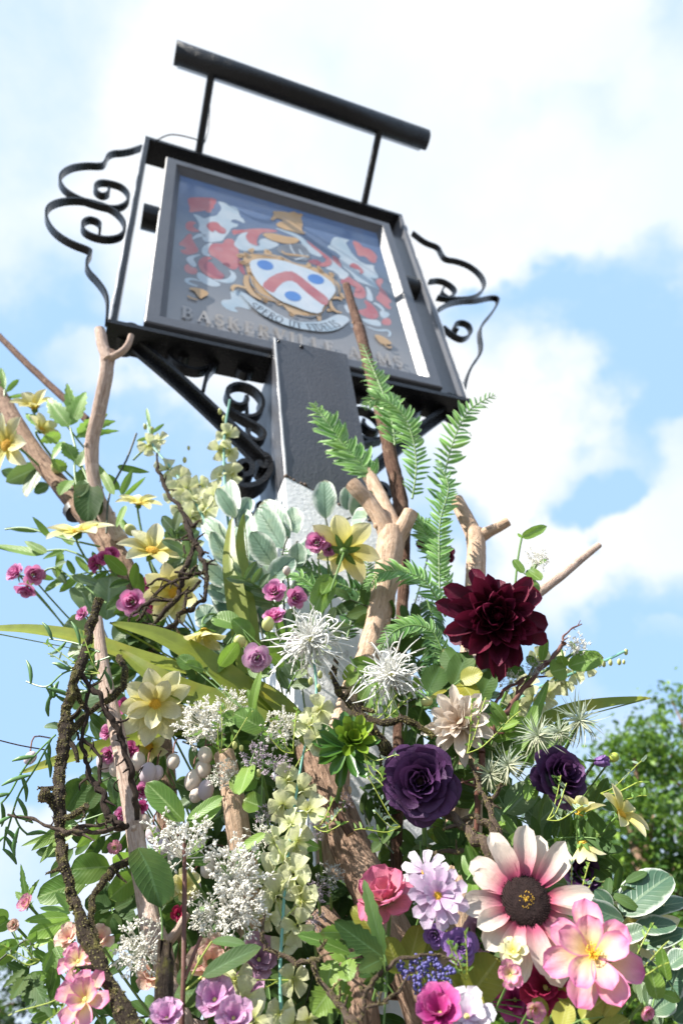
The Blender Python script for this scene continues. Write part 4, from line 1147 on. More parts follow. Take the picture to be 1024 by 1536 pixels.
def roseshape(r, C, N, Rm, mat, rings, name='petal', matin=None):
    "rings: (radius, height, petals, span, flare, base_off)"
    N, x, y = basis(N)
    ph = U3(0, 6)
    for k_, (ro, h, n, span, fl, bo) in enumerate(rings):
        ph += 1.1
        for i in range(n):
            a0 = ph + 2 * PI * i / n + U3(-.15, .15)
            rr = ro * U3(.93, 1.07); hh = h * U3(.92, 1.08); f2 = fl * U3(.7, 1.3); p0 = U3(0, 6); tl = U3(-.06, .06)

            def fn(u, v):
                s = u * 2 - 1
                a = a0 + s * span * (.45 + .55 * min(1, v * 1.6))
                ve = v * (1 - .28 * abs(s) ** 3)
                q = rr * (.30 + .70 * ve ** .6) + f2 * ve ** 4 * (1 - .3 * s * s) + .03 * math.sin(s * 5 + p0) * v * v + s * .07 * ro
                z = bo + hh * ve - f2 * .35 * ve ** 6 + tl * v + .03 * math.sin(s * 4 + p0 * 2) * v
                return C + ((x * math.cos(a) + y * math.sin(a)) * q + N * z) * Rm, (u, v)
            m = MB(); m.grid(fn, 9, 8)
            m.build(name, M[mat] if not (matin and k_ < 2) else M[matin], r)


BIG = [(.13, .52, 3, 1.3, .02, .05), (.24, .54, 4, 1.0, .02, .03), (.38, .55, 5, .85, .03, 0), (.52, .52, 5, .85, .06, -.04), (.66, .46, 5, .85, .12, -.10), (.78, .38, 6, .78, .20, -.18), (.84, .24, 5, .8, .30, -.22)]
MINI = [(.16, .8, 3, 1.3, .04, 0), (.38, .82, 4, 1.0, .10, -.05), (.60, .75, 5, .85, .22, -.12), (.74, .5, 5, .8, .34, -.15)]


def minirose(label, x, y, D, rp, nv, mat='pinkrose', to=None):
    r, C, N, Rm = start('pink_rose', label, 'flower', x, y, D, rp, nv)
    Rm *= .9
    roseshape(r, C - N * Rm * .3, N, Rm, mat, MINI)
    calyx(r, C - N * Rm * .5, N, Rm, 5, .7, 'calyx', -30)
    stemto(r, C - N * Rm * .4, N, Rm, to, 1.3, 'stem', x, y, D)
    return r


# ---- cream-yellow flowers
cosmos('yellow flower with upright petals highest among the clematis leaves', 52, 612, 1.0, 40, (-.1, .95, .3), 'yellow2', 6, 42, .6, -.5)
cosmos('big pale yellow flower cut by the picture edge on the slanting pole', 12, 668, .96, 62, (-.75, .25, .55), 'yellow', 8, 15)
cosmos('creamy yellow flower with folded petals just above the slanting pole', 62, 645, .99, 34, (.45, .55, .5), 'yellow', 6, 30, .6, -.3)
cosmos('small upturned yellow flower on a green stem against blue sky', 208, 756, .92, 38, (.05, .96, .30), 'yellow2', 7, 24, .55, -.45, to=(232, 860, .96))
cosmos('wide cream flower with tall pointed back petal beside the twig tangle', 228, 828, .88, 62, (.12, .80, .52), 'yellow', 7, 16, .52, -.3)
cosmos('flat cream flower seen edge on in front of the forked branch', 116, 798, .90, 58, (-.10, .96, .16), 'yellow', 7, 12, .55, -.3)
cosmos('strong yellow flower half hidden inside the contorted twig', 262, 890, .87, 56, (-.25, .15, .9), 'yellow2', 8, 25, .62, -.2)
cosmos('drooping yellow flower with hanging petals above the strap leaves', 306, 945, .82, 46, (.12, -.86, .42), 'yellow2', 6, 42, .62, -.2, to=(345, 930, .88))
cosmos('open cream yellow flower facing out with round golden centre', 234, 1056, .80, 66, (-.06, .08, 1), 'yellow', 9, 8, .56, -.22, inner=True)
cosmos('yellow flower turned away showing its green calyx before the trunk', 516, 826, .85, 64, (.12, .42, -.88), 'yellow2', 7, 16, .60, -.22, to=(480, 930, .86))
cosmos('lemon star flower in profile against the green tree', 930, 1222, .78, 50, (.62, .42, .40), 'yellow2', 6, 30, .52, -.55, to=(880, 1300, .84))
cosmos('small cream flower hanging upside down below the far purple rose', 872, 1262, .78, 44, (.15, -.90, -.15), 'yellow', 6, 48, .52, -.15, to=(885, 1290, .84))
cosmos('cream flower with upright petals touching the far purple rose', 868, 1222, .775, 44, (.25, .92, -.1), 'yellow2', 5, 45, .6, -.25, to=(872, 1300, .84))
cosmos('cream yellow flower half covered by the variegated leaves', 962, 1388, .78, 62, (.25, -.25, .9), 'yellow', 8, 12, .5, -.3)
cosmos('hidden cream flower under the olive strap leaves', 225, 1118, .86, 40, (-.3, -.5, .8), 'yellow', 6, 20)
for (x, y, D, s, nv, mt, lb) in [
    (92, 622, .99, 9, (0, .9, .3), 'bud', 'pale round bud beside the highest yellow flower'), (86, 702, 1.0, 10, (-.3, .8, .4), 'bud', 'green bud standing over the slanting pole'),
    (196, 795, .91, 10, (-.6, .7, .3), 'bud', 'round yellow green bud under the small upturned flower'), (402, 936, .80, 11, (.1, .9, .4), 'bud', 'plump pale bud next to the white spider bloom'),
    (360, 962, .81, 11, (-.2, .5, .7), 'bud', 'pale green bud above the dusky pink rose'), (920, 1136, .8, 8, (.8, .5, .1), 'stemy', 'tiny olive bud on a thin stem against the tree'),
    (762, 1437, .68, 6, (.2, .9, .3), 'bud', 'small green bud above the little pink blossom'), (640, 1052, .80, 9, (.9, .25, .2), 'bud', 'slim yellow bud pointing across to the cream dahlia'), (430, 856, .84, 7, (0, .95, .2), 'dusk', 'slim pinkish bud above the mini roses')]:
    if mt == 'dusk': mt = 'egg2'
    bud(lb, x, y, D, s, nv, mt)
# ---- pink mini roses
for (x, y, D, s, nv, mt, lb) in [
    (22, 858, .92, 17, (-.6, .5, .5), 'pinkrose', 'outermost pink rose of the trio hanging in the sky'), (52, 862, .92, 18, (.3, .1, .9), 'pinkrose', 'open pink rose of the hanging trio showing its orange eye'), (38, 886, .91, 17, (-.3, -.7, .5), 'pinkrose', 'lowest pink rose of the hanging trio'),
    (142, 845, .93, 15, (-.8, .1, .5), 'magenta', 'magenta rosebud under the flat cream flower'), (156, 836, .92, 13, (-.2, .4, .8), 'magenta', 'small magenta bud against the slanting pole'), (168, 829, .94, 13, (.3, .5, .7), 'magenta', 'magenta bud nearest the pole junction'),
    (197, 902, .84, 22, (-.25, .15, .95), 'pinkrose', 'ruffled pink rose beside the lattice of the twig tangle'), (226, 875, .92, 17, (-.1, .3, .9), 'magenta', 'deep pink rose shaded behind the wide cream flower'), (236, 906, .88, 18, (0, 0, 1), 'magenta', 'dark pink rose caught inside the twig tangle'), (122, 920, .9, 12, (-.7, .3, .6), 'pinkrose', 'lone pink bud above the cut mossy branch'),
    (474, 812, .84, 20, (-.1, .35, .9), 'pinkrose', 'full pink rose touching the turned away yellow flower'), (494, 824, .85, 13, (.3, 0, .9), 'pinkrose', 'half open pink rosebud behind the yellow petals'),
    (411, 886, .83, 19, (-.2, .4, .85), 'pinkrose', 'open pink rose with frilled rim below the variegated leaves'), (445, 896, .83, 18, (.3, .2, .9), 'pinkrose', 'pink rose beside the white spider bloom tips'), (411, 922, .81, 19, (-.2, .7, .5), 'pinkrose', 'pink rose resting on a pale bud'),
    (386, 988, .80, 25, (-.1, -.1, 1), 'hyd', 'largest dusky pink rose above the strap leaves'), (444, 968, .83, 15, (0, 0, 1), 'hyd', 'small pink rose tucked behind the white spider bloom'),
    (160, 1098, .80, 13, (-.6, .2, .7), 'pinkrose', 'pink blossom peeping out behind the pale stake'), (162, 1132, .82, 15, (-.5, 0, .8), 'pinkrose', 'pink blossom between mossy twig and pale stake'), (192, 1126, .82, 18, (.1, .2, .9), 'magenta', 'magenta blossom beside the pale stake under the strap leaf'), (213, 1186, .82, 14, (.3, .2, .9), 'pinkrose', 'bright pink blossom above the pale berries'), (209, 1212, .82, 14, (.1, -.5, .8), 'magenta', 'drooping magenta blossom behind the stake'), (180, 1222, .79, 12, (-.5, 0, .8), 'pinkrose', 'pink bud low behind the stake'),
    (186, 1058, .82, 14, (-.3, .1, .9), 'magenta', 'shaded magenta blossom behind the open cream flower'), (640, 812, .97, 18, (-.3, .4, .8), 'burg', 'small burgundy bud behind the fern fronds'), (668, 832, .97, 16, (.2, .2, .9), 'burg', 'small burgundy flower between fern and dahlia')]:
    minirose(lb, x, y, D, s, nv, mt)


# ---- white spider blooms
def spider(label, x, y, D, rp, nv):
    r, C, N, Rm = start('spider_flower', label, 'flower', x, y, D, rp, nv)
    N, a_, b_ = basis(N)
    m = MB()
    for i in range(120):
        t = (i + .5) / 120; a = i * 2.399
        el = 1.45 - 2.05 * math.sqrt(t)
        rd = a_ * math.cos(a) + b_ * math.sin(a)
        d = rd * math.cos(el) + N * math.sin(el)
        L = Rm * U3(.62, 1.02)
        k1 = V((U3(-1, 1), U3(-1, 1), U3(-1, 1))) * L * .16
        k2 = V((U3(-1, 1), U3(-1, 1), U3(-1.3, .7))) * L * .26
        m.tube([C, C + d * L * .35, C + d * L * .68 + k1, C + d * L * .9 + k1 + k2 * .7, C + d * L + k1 + k2 * 1.5], [Rm * .016, Rm * .02, Rm * .021, Rm * .018, Rm * .008], 4, 2, 0, False)
    m.build('fringe', M['spider'], r)
    centre(r, C, N, Rm, .12, 'stamen2', .9, 20)
    stemto(r, C, N, Rm * .6, None, 2, 'stem', x, y, D)


spider('white spidery bloom with curling thread petals beside pink mini roses', 466, 960, .79, 60, (-.1, .2, .95))
spider('white spidery bloom in front of the tan trunk base above purple rose', 586, 1012, .79, 56, (.1, .1, .95))


# ---- burgundy dahlia
def dahlia(label, x, y, D, rp, nv, mat, layers, name, cen=None, to=None):
    r, C, N, Rm = start(name, label, 'flower', x, y, D, rp, nv)
    Rm *= 0.8
    ph = 0
    for (n, L, W, tilt, off, curl) in layers:
        ph += .37
        ringp(r, C, N, Rm, n, L, W, tilt, M[mat], ph, off, a=.75, b=.48, cup=.75, curl=curl, ruf=.10, rf=2, nu=6, nv=10, jit=.26, r0=.05)
    if cen: centre(r, C, N, Rm, .13, cen, .6, 30)
    calyx(r, C, N, Rm, 6, .4)
    stemto(r, C, N, Rm, to, 3, 'stem', x, y, D)
    return r


dahlia('huge dark burgundy dahlia standing out against the sky', 742, 928, .80, 88, (.10, .12, .95), 'burg',
       [(11, 1.14, .42, -20, -.2, -.3), (13, 1.06, .42, -4, -.12, .0), (14, .98, .40, 10, -.06, .15), (13, .90, .36, 24, .0, .3), (12, .78, .34, 38, .05, .4), (11, .66, .30, 52, .1, .45), (9, .52, .26, 64, .14, .5), (7, .40, .22, 78, .16, .5)], 'dahlia')
dahlia('pale cream dahlia turned sideways above the big purple rose', 690, 1084, .785, 62, (-.30, .32, .88), 'cream',
       [(12, 1.05, .36, -5, -.1, .0), (12, .95, .34, 12, -.04, .1), (10, .78, .32, 30, .02, .2), (8, .6, .28, 48, .05, .3)], 'dahlia', 'stamen')

# ---- roses
r, C, N, Rm = start('purple_rose', 'big deep purple garden rose with quartered heart in the centre', 'flower', 630, 1172, .755, 54, (-.05, .05, 1))
roseshape(r, C - N * Rm * .3, N, Rm, 'purple', BIG)
ringp(r, C - N * Rm * .42, N, Rm, 6, 1.05, .95, 8, M['purple'], .2, 0, a=.7, b=.25, cup=.2, curl=.2, ruf=.07, nu=6, nv=8)
centre(r, C, N, Rm * .8, .14, 'disc', .5, 24); calyx(r, C - N * Rm * .5, N, Rm, 6, .6); stemto(r, C - N * Rm * .4, N, Rm, (638, 1300, .84), 4, 'stem', 630, 1172, .755)
r, C, N, Rm = start('purple_rose', 'second deep purple rose in profile before the green tree', 'flower', 842, 1163, .79, 41, (.52, .28, .75))
roseshape(r, C - N * Rm * .2, N, Rm * 1.02, 'purple', [(a, b * 1.35, c, d, e, f) for a, b, c, d, e, f in BIG])
calyx(r, C - N * Rm * .5, N, Rm, 6, .6); stemto(r, C - N * Rm * .4, N, Rm, (800, 1300, .86), 3, 'stem', 842, 1163, .79)
r, C, N, Rm = start('purple_rosebud', 'closed violet rosebud beside the second purple rose', 'bud', 900, 1142, .80, 17, (.9, .1, .3))
roseshape(r, C - N * Rm * .5, N, Rm, 'violet', [(.3, 1.2, 3, 1.2, -.05, 0), (.55, 1.2, 4, 1.0, -.12, -.1)])
calyx(r, C - N * Rm * .4, N, Rm, 5, 1.0, 'ldark', -50); stemto(r, C, N, Rm, (850, 1220, .86), 2, 'dstem', 900, 1142, .80)
r, C, N, Rm = start('purple_rose', 'dark purple rose in shadow behind the hanging cream flower', 'flower', 872, 1312, .84, 30, (.2, .3, .9))
roseshape(r, C, N, Rm, 'purple', MINI); stemto(r, C, N, Rm, None, 2, 'stem', 872, 1312, .84)
r, C, N, Rm = start('ranunculus', 'violet cupped ranunculus under the lilac daisy', 'flower', 690, 1418, .69, 24, (.1, .15, .95))
roseshape(r, C, N, Rm, 'violet', BIG); stemto(r, C, N, Rm, None, 2, 'stem', 690, 1418, .69)
r, C, N, Rm = start('ranunculus', 'small violet bud under the salmon peony leaf', 'flower', 652, 1402, .70, 17, (-.2, -.2, .9))
roseshape(r, C, N, Rm, 'violet', MINI); stemto(r, C, N, Rm, None, 2, 'stem', 652, 1402, .70)

# ---- rose-centred sunflower
r, C, N, Rm = start('sunflower', 'large sunflower with brown disc and cream petals blushing rose inside', 'flower', 788, 1352, .685, 76, (.10, .22, .95))
ringp(r, C, N, Rm, 10, 1.04, .48, 2, M['sun'], .1, -.05, a=.75, b=.48, curl=-.2, cup=.45, ruf=.08, rf=2, nu=6, nv=10, jit=.16, r0=.30)
ringp(r, C, N, Rm, 9, .94, .42, 16, M['sun'], .42, .0, a=.75, b=.48, curl=-.3, cup=.45, ruf=.08, rf=2, nu=6, nv=10, jit=.22, r0=.32)
N_, a_, b_ = basis(N)
m = MB(); m.ball(C + N * Rm * .02, Rm * .47, 24, 10, (1, 1, .30), N)
for i in range(420):
    t = math.sqrt((i + .5) / 420); a = i * 2.39996
    p = C + (a_ * math.cos(a) + b_ * math.sin(a)) * Rm * .49 * t + N * Rm * (.02 + .115 * math.sqrt(max(0, 1 - t * t)))
    d = (N + (a_ * math.cos(a) + b_ * math.sin(a)) * t * .9).normalized()
    m.tube([p - d * Rm * .01, p + d * Rm * U3(.02, .045)], [Rm * .013, Rm * .005], 4, 1, 0, False)
m.build('seed_disc', M['disc'], r)
m = MB()
for i in range(60):
    a = U3(0, 6.28); t = U3(0, .16)
    m.ball(C + (a_ * math.cos(a) + b_ * math.sin(a)) * Rm * t + N * Rm * .165, Rm * .008, 4, 3)
m.build('seed_tip', M['stamen'], r)
calyx(r, C - N * Rm * .08, N, Rm, 9, .55, 'calyx', -30); stemto(r, C, N, Rm * .7, (780, 1480, .8), 5, 'stem', 788, 1352, .685)

# ---- pink and yellow magnolia
r, C, N, Rm = start('magnolia', 'wide pink edged yellow flower with crinkled petals and long stamens', 'flower', 888, 1432, .655, 62, (.12, .25, .92))
ringp(r, C, N, Rm, 7, 1.12, .70, 6, M['mag'], .3, -.05, a=.8, b=.42, curl=-.15, cup=.28, ruf=.12, rf=2, nu=8, nv=9, jit=.12)
ringp(r, C, N, Rm, 5, .86, .62, 26, M['mag'], .9, 0, a=.8, b=.42, curl=-.15, cup=.3, ruf=.12, rf=2, nu=8, nv=9, jit=.14)
centre(r, C, N, Rm, .10, 'stamen', .8, 24)
m = MB()
for i in range(26):
    a = i * 2.4; d = (N + basis(N)[1] * math.cos(a) * U3(.3, .9) + basis(N)[2] * math.sin(a) * U3(.3, .9)).normalized()
    m.tube([C, C + d * Rm * U3(.2, .34)], Rm * .008, 4, 2, 0, False); m.ball(C + d * Rm * .32, Rm * .02, 5, 4)
m.build('stamens', M['stamen'], r); calyx(r, C, N, Rm); stemto(r, C, N, Rm * .7, None, 3, 'stem', 888, 1432, .655)

# ---- lilac daisies and salmon peony
def daisy(label, x, y, D, rp, nv, mat='lilac', cen='stamen', n=11, lay=3, name='lilac_daisy'):
    r, C, N, Rm = start(name, label, 'flower', x, y, D, rp, nv)
    Rm *= 0.86
    for k_ in range(lay):
        ringp(r, C, N, Rm, n - 2 * k_, 1.0 - .24 * k_, .40 - .05 * k_, 4 + 15 * k_, M[mat], .3 * k_, .02 * k_, a=.85, b=.16, curl=-.15, cup=.22, ruf=.08, rf=2, nv=8)
    centre(r, C, N, Rm, .17, cen); calyx(r, C, N, Rm); stemto(r, C, N, Rm, None, 2, 'stem', x, y, D)


daisy('pale lilac daisy with layered petals and yellow eye', 656, 1344, .68, 52, (.05, .15, .97))
daisy('paler lilac daisy rising just behind the yellow eyed one', 638, 1308, .71, 42, (-.15, .45, .8), 'whitelil', 'stamen', 9, 2)
r, C, N, Rm = start('peony', 'salmon pink open peony beside the leaning trunk', 'flower', 578, 1352, .70, 46, (-.22, .72, .55))
ringp(r, C, N, Rm, 7, 1.0, .95, 38, M['peony'], .2, 0, a=.7, b=.22, curl=.2, cup=.3, ruf=.12, rf=2, nu=8, nv=9)
ringp(r, C, N, Rm, 6, 1.0, .9, 5, M['peony'], .7, -.05, a=.7, b=.22, curl=-.2, cup=.3, ruf=.12, rf=2, nu=8, nv=9)
ringp(r, C, N, Rm, 5, .7, .7, 62, M['peony'], .5, .02, a=.7, b=.22, curl=.2, cup=.3, ruf=.12, rf=2, nu=8, nv=9)
calyx(r, C, N, Rm, 6, .6); stemto(r, C, N, Rm, (560, 1500, .78), 3, 'stem', 578, 1352, .70)


def loose(label, x, y, D, rp, nv, mat, n=6, W=.8, tilt=22, name='blossom', cen='stamen2', lay=2, cr=.12):
    r, C, N, Rm = start(name, label, 'flower', x, y, D, rp, nv)
    Rm *= 0.8
    for k_ in range(lay):
        ringp(r, C, N, Rm, n - k_, 1 - .25 * k_, W - .12 * k_, tilt + 24 * k_, M[mat], .5 * k_ + U3(0, 1), .02, a=.75, b=.26, curl=-.1, cup=.3, ruf=.12, rf=2, nu=6, nv=8)
    if cen: centre(r, C, N, Rm, cr, cen, .7, 24)
    calyx(r, C, N, Rm, 5, .5); stemto(r, C, N, Rm, None, 2, 'stem', x, y, D)


for a in [
    ('small pale pink blossom with lined petals below the cream one', 765, 1462, .655, 24, (-.1, .1, 1), 'mag', 5, .85, 15),
    ('little cream yellow blossom under the sunflower petals', 770, 1428, .67, 27, (-.1, .55, .8), 'yellow', 6, .7, 15),
    ('tiny cream blossom nodding at the lower edge under magnolia', 800, 1512, .65, 22, (.2, -.4, .8), 'mag', 5, .8, 40),
    ('folded pink bud below the magnolia', 966, 1512, .65, 20, (.3, -.5, .6), 'mag', 4, .9, 60),
    ('crimson flower half hidden under the magnolia', 818, 1482, .72, 52, (-.1, .2, .95), 'crim', 8, .6, 28),
    ('crimson bloom behind the blossom of white and raspberry', 655, 1505, .69, 26, (0, .3, .9), 'crim', 6, .8, 40),
    ('white lilac blossom with raspberry inner petals at the lower edge', 700, 1526, .645, 54, (0, .55, .8), 'whitelil', 7, .62, 20),
    ('raspberry ruffled blossom at the lower edge beside white lilac petals', 660, 1522, .63, 50, (-.15, .5, .8), 'magenta', 8, .7, 34),
    ('peach orchid with dark throat against the mossy branch', 118, 1442, .68, 34, (-.4, .3, .85), 'mag', 5, .8, 12),
    ('orange peach petals behind the mossy side shoot', 104, 1408, .71, 26, (-.5, .4, .7), 'peach', 6, .8, 25),
    ('pink and cream petals low by the mossy branch', 128, 1500, .66, 52, (-.35, .3, .85), 'mag', 6, .62, 18),
    ('peach flower tucked between mossy branch and seed head', 150, 1410, .72, 26, (-.1, .3, .9), 'peach', 6, .8, 25),
    ('faded pink petal flower alone against the sky', 43, 1358, .72, 20, (-.6, .4, .6), 'mag', 4, .9, 45),
    ('small orange blossom by serrated leaves at the picture edge', 22, 1388, .72, 14, (-.3, .1, .9), 'peach', 5, .9, 40),
    ('bright magenta petals at the lower edge by the stake foot', 250, 1528, .65, 34, (-.1, .6, .75), 'hyd', 7, .8, 28),
    ('pale pink hydrangea floret cluster at the lower edge', 322, 1500, .68, 40, (-.1, .35, .9), 'hyd', 7, .8, 25),
    ('pink hydrangea bloom beside the dark pointed leaf', 350, 1528, .67, 36, (.1, .4, .9), 'hyd', 7, .8, 25),
    ('dusty mauve bloom between trunk and seed head', 388, 1440, .75, 44, (.1, .3, .9), 'dusk', 8, .6, 30),
    ('dusty mauve petals under the dark pointed leaf', 372, 1486, .72, 34, (-.1, .1, 1), 'hyd', 7, .7, 30),
    ('soft peach rose glowing behind the red stem', 318, 1450, .76, 52, (0, .35, .9), 'peach', 8, .8, 30),
    ('peach bloom behind the stake foot', 228, 1462, .79, 34, (0, .3, .9), 'peach', 7, .8, 30),
    ('cream flower behind the big dark leaf', 275, 1330, .77, 32, (.2, .2, .9), 'yellow2', 6, .7, 20),
    ('red berry blossom behind the slim red stem', 268, 1372, .78, 18, (0, .3, .9), 'crim', 5, .8, 30),
    ('mauve bloom shaded under the sunflower', 720, 1400, .74, 36, (0, .2, .9), 'dusk', 7, .7, 30),
    ('crimson rose shaded beneath the pink magnolia petals', 772, 1500, .73, 42, (-.1, .1, .95), 'magenta', 7, .7, 30),
    ('tiny pale pink florets behind mossy branch', 172, 1272, .74, 13, (0, 0, 1), 'mag', 5, .9, 20)]:
    loose(*a)

# ---- seed heads
def umbel(label, x, y, D, rp, nv, mat='seedw', n=46, k=6, leaves=2, lmat='lmid', to=None, name='seed_head', sz=.047, elong=1.0):
    r, C, N, Rm = start(name, label, 'seed head', x, y, D, rp, nv)
    Rm *= .80
    N, a_, b_ = basis(N)
    B = C - N * Rm * .75
    m = MB(); m2 = MB()
    for i in range(n):
        t = (i + .5) / n; a = i * 2.399
        el = math.acos(1 - 1.15 * t)
        d = (a_ * math.cos(a) + b_ * math.sin(a)) * math.sin(el) * elong + N * math.cos(el)
        lob = .62 + .5 * mnoise.noise(d * 2.2 + C * 9)
        e = C + d * Rm * 1.25 * (lob + U3(-.16, .22)) - N * Rm * .25
        if i % 5 == 3: continue
        m2.tube([B, B.lerp(e, .5) + d * Rm * .08, e], Rm * .012, 4, 2, 0, False)
        for _ in range(int(k * 1.8)):
            o = V((U3(-1, 1), U3(-1, 1), U3(-1, 1))) * Rm * .13 + d * Rm * U3(-.06, .14)
            m2.tube([e, e + o], Rm * .008, 3, 1, 0, False)
            m.ball(e + o, Rm * sz * U3(.6, 1.3), 5, 3, (.8, .8, 1.35), o + d * .001)
    tag(m.build('seed_buds', M[mat], r), kind='stuff')
    m2.build('stalks', M[mat], r)
    for i in range(leaves):
        a = U3(0, 6.28)
        d = (a_ * math.cos(a) + b_ * math.sin(a)) + N * U3(-.5, .2)
        m = MB(); m.blade(B - N * Rm * .1, d, NV(C, U3(-.4, .4), .5, .6), Rm * U3(.8, 1.2), Rm * U3(.4, .55), a=.6, b=.7, curl=U3(-.5, .2), fold=.15); m.build('leaf', M[lmat], r)
    stemto(r, B, N, Rm * .3, to, 2.4, 'stem', x, y, D)


for a in [
    ('large creamy white seed head beside the open yellow flower', 305, 1082, .77, 44, (-.25, .35, .9), 'seedw', 70, 7, 1),
    ('white seed head spray lifting behind the largest creamy one', 348, 1058, .79, 34, (.3, .6, .7), 'seedw', 40, 6, 1),
    ('rounded beige seed head over the centre leaves', 424, 1092, .78, 36, (.05, .2, .97), 'seedw', 60, 6, 0),
    ('lilac grey seed spray under the rounded beige head', 385, 1132, .77, 30, (-.2, .5, .8), 'seedl', 36, 6, 0),
    ('pinkish seed spray touching the hanging blossoms', 418, 1150, .765, 26, (.3, -.2, .9), 'seedl', 34, 6, 0),
    ('pale seed head seen from below capping the smooth upright trunk', 336, 1160, .80, 28, (-.5, .4, .7), 'seedw', 44, 5, 0),
    ('flat white seed head above the slim red stem', 278, 1258, .70, 56, (0, .75, .6), 'seedw', 54, 6, 2),
    ('big bluish white seed head in front of the smooth trunk', 352, 1312, .71, 52, (.05, .3, .95), 'seedw', 76, 7, 2),
    ('blush white seed head just below the bluish one', 362, 1366, .705, 46, (.1, .05, 1), 'seedw', 64, 7, 0),
    ('drooping white seed head beside the red stem', 310, 1372, .715, 36, (-.4, -.3, .85), 'seedw', 44, 6, 1),
    ('rosy white seed head against the foot of the mossy branch', 206, 1424, .71, 44, (-.35, .15, .9), 'seedw', 66, 6, 0),
    ('mauve seed spray between trunk and hanging blossoms', 392, 1252, .76, 26, (.1, .2, .95), 'seedw', 38, 6, 0),
    ('pink grey seed cluster near the upper hanging blossoms', 400, 1222, .77, 22, (-.1, .5, .8), 'seedl', 30, 5, 0),
    ('grey seed spray leaning on the brown trunk', 496, 1310, .79, 24, (.1, .4, .9), 'seedg', 36, 5, 0),
    ('dull lilac seed spray just left of the brown trunk', 474, 1335, .79, 24, (-.2, 0, .95), 'seedl', 36, 5, 0),
    ('faded mauve seed spray hanging above the trunk peg', 476, 1245, .80, 20, (-.2, .3, .9), 'seedl', 30, 5, 0),
    ('faded pink seed tuft on top of the brown trunk', 518, 1200, .82, 16, (.2, .4, .9), 'seedl', 24, 5, 0),
    ('pale brown seed spray low by the lichen twig', 470, 1380, .77, 22, (.1, -.1, 1), 'seedl', 30, 5, 0),
    ('white seed head in the sky above the burgundy dahlia', 806, 838, .88, 22, (.15, .45, .85), 'seedw', 50, 6, 2, 'lbright', (775, 930, .9)),
    ('white seed head against blue sky at the dark twig tip', 866, 968, .85, 21, (.2, .6, .75), 'seedw', 50, 6, 2, 'lmid', (810, 1010, .88)),
    ('small grey white seed head under the burgundy dahlia', 800, 1000, .83, 18, (.1, .2, .9), 'seedg', 36, 5, 0),
    ('shaded cream seed head behind the dark twig', 765, 1020, .87, 22, (0, .3, .9), 'seedw', 36, 5, 0),
    ('pale seed tuft at the edge below variegated leaves', 1008, 1430, .78, 26, (.2, .2, .9), 'seedg', 36, 5, 0),
    ('white seed tuft behind the tan trunk beside fern', 632, 905, .98, 18, (.1, .3, .9), 'seedg', 30, 5, 0)]:
    umbel(*a)
r, C, N, Rm = start('berry_cluster', 'blue violet berry cluster on green stalks beneath lilac daisy', 'berries', 640, 1462, .665, 40, (-.05, .3, .95))
N_, a_, b_ = basis(N); m = MB(); m2 = MB()
for i in range(16):
    a = i * 2.399; t = math.sqrt((i + .5) / 16)
    e = C + (a_ * math.cos(a) * 1.1 + b_ * math.sin(a) * .62) * Rm * t + N * Rm * .2 * (1 - t)
    m2.tube([C - N * Rm * .5 - U * Rm * .7, C - N * Rm * .2 + (e - C) * .5, e], Rm * .03, 5, 3)
    for _ in range(17):
        m.ball(e + V((U3(-1, 1), U3(-1, 1), U3(-1, 1))) * Rm * .16, Rm * .058 * U3(.8, 1.2), 7, 5)
tag(m.build('berries', M['berry'], r), kind='stuff'); m2.build('stalks', M['stemy'], r)
# ---- powdery berries
for (x, y, s, mt, lb) in [(160, 1142, 15, 'egg', 'twin'), (176, 1150, 14, 'egg', ''), (48, 1136, 9, 'egg', ''), (206, 1142, 13, 'egg2', ''), (222, 1160, 14, 'egg', ''), (236, 1160, 10, 'egg', ''), (260, 1142, 11, 'egg2', ''), (308, 1133, 13, 'egg', ''), (306, 1152, 14, 'egg', ''), (290, 1170, 14, 'egg', ''), (309, 1184, 14, 'egg', ''), (296, 1190, 11, 'egg', ''), (230, 1252, 13, 'egg', ''), (240, 1272, 14, 'egg', ''), (265, 1285, 11, 'egg2', ''), (312, 1302, 12, 'egg', ''), (216, 1230, 11, 'egg2', ''), (290, 1335, 13, 'egg2', '')]:
    pass
EGGS = [('pair of powdery lilac berries between mossy branch and stake', [(158, 1142, 15), (177, 1150, 14)]), ('single powdery berry out against the cloud beyond mossy branch', [(46, 1137, 10)]), ('powdery berries beside the stake under the strap leaf', [(207, 1142, 13), (222, 1160, 15), (236, 1159, 11)]), ('cream powdery berry alone in the dark leaves', [(260, 1142, 12)]), ('hanging bunch of powdery lilac berries below the creamy seed head', [(308, 1133, 13), (305, 1153, 14), (290, 1170, 15), (309, 1185, 14), (295, 1192, 12)]), ('lilac berries behind the flat white seed head', [(230, 1252, 13), (242, 1272, 15), (262, 1286, 12), (216, 1232, 11)]), ('oval lilac berry beside the bluish seed head', [(312, 1302, 13)]), ('white oval berry with dark line behind the slim red stem', [(290, 1335, 14)])]
for lb, L in EGGS:
    r = thing('berry_sprig', lb, 'berries', P(*L[0][:2], .83))
    for x, y, s in L:
        c = P(x, y, .83 + U3(-.015, .015)); m = MB(); m.ball(c, px(s, c), 14, 10, (.85, .85, 1.08), (U3(-.5, .5), U3(-.5, .5), 1)); m.build('berry', M[random.choice(['egg', 'egg', 'egg2'])], r)
    m = MB()
    for x, y, s in L: m.tube([P(x, y - s, .835), P(x + 6, y - s - 22, .86), P(x + 30, y - 30, .92)], SP(x, y, .83, 1.3), 5, 3)
    m.build('stem', M['rstem'], r)


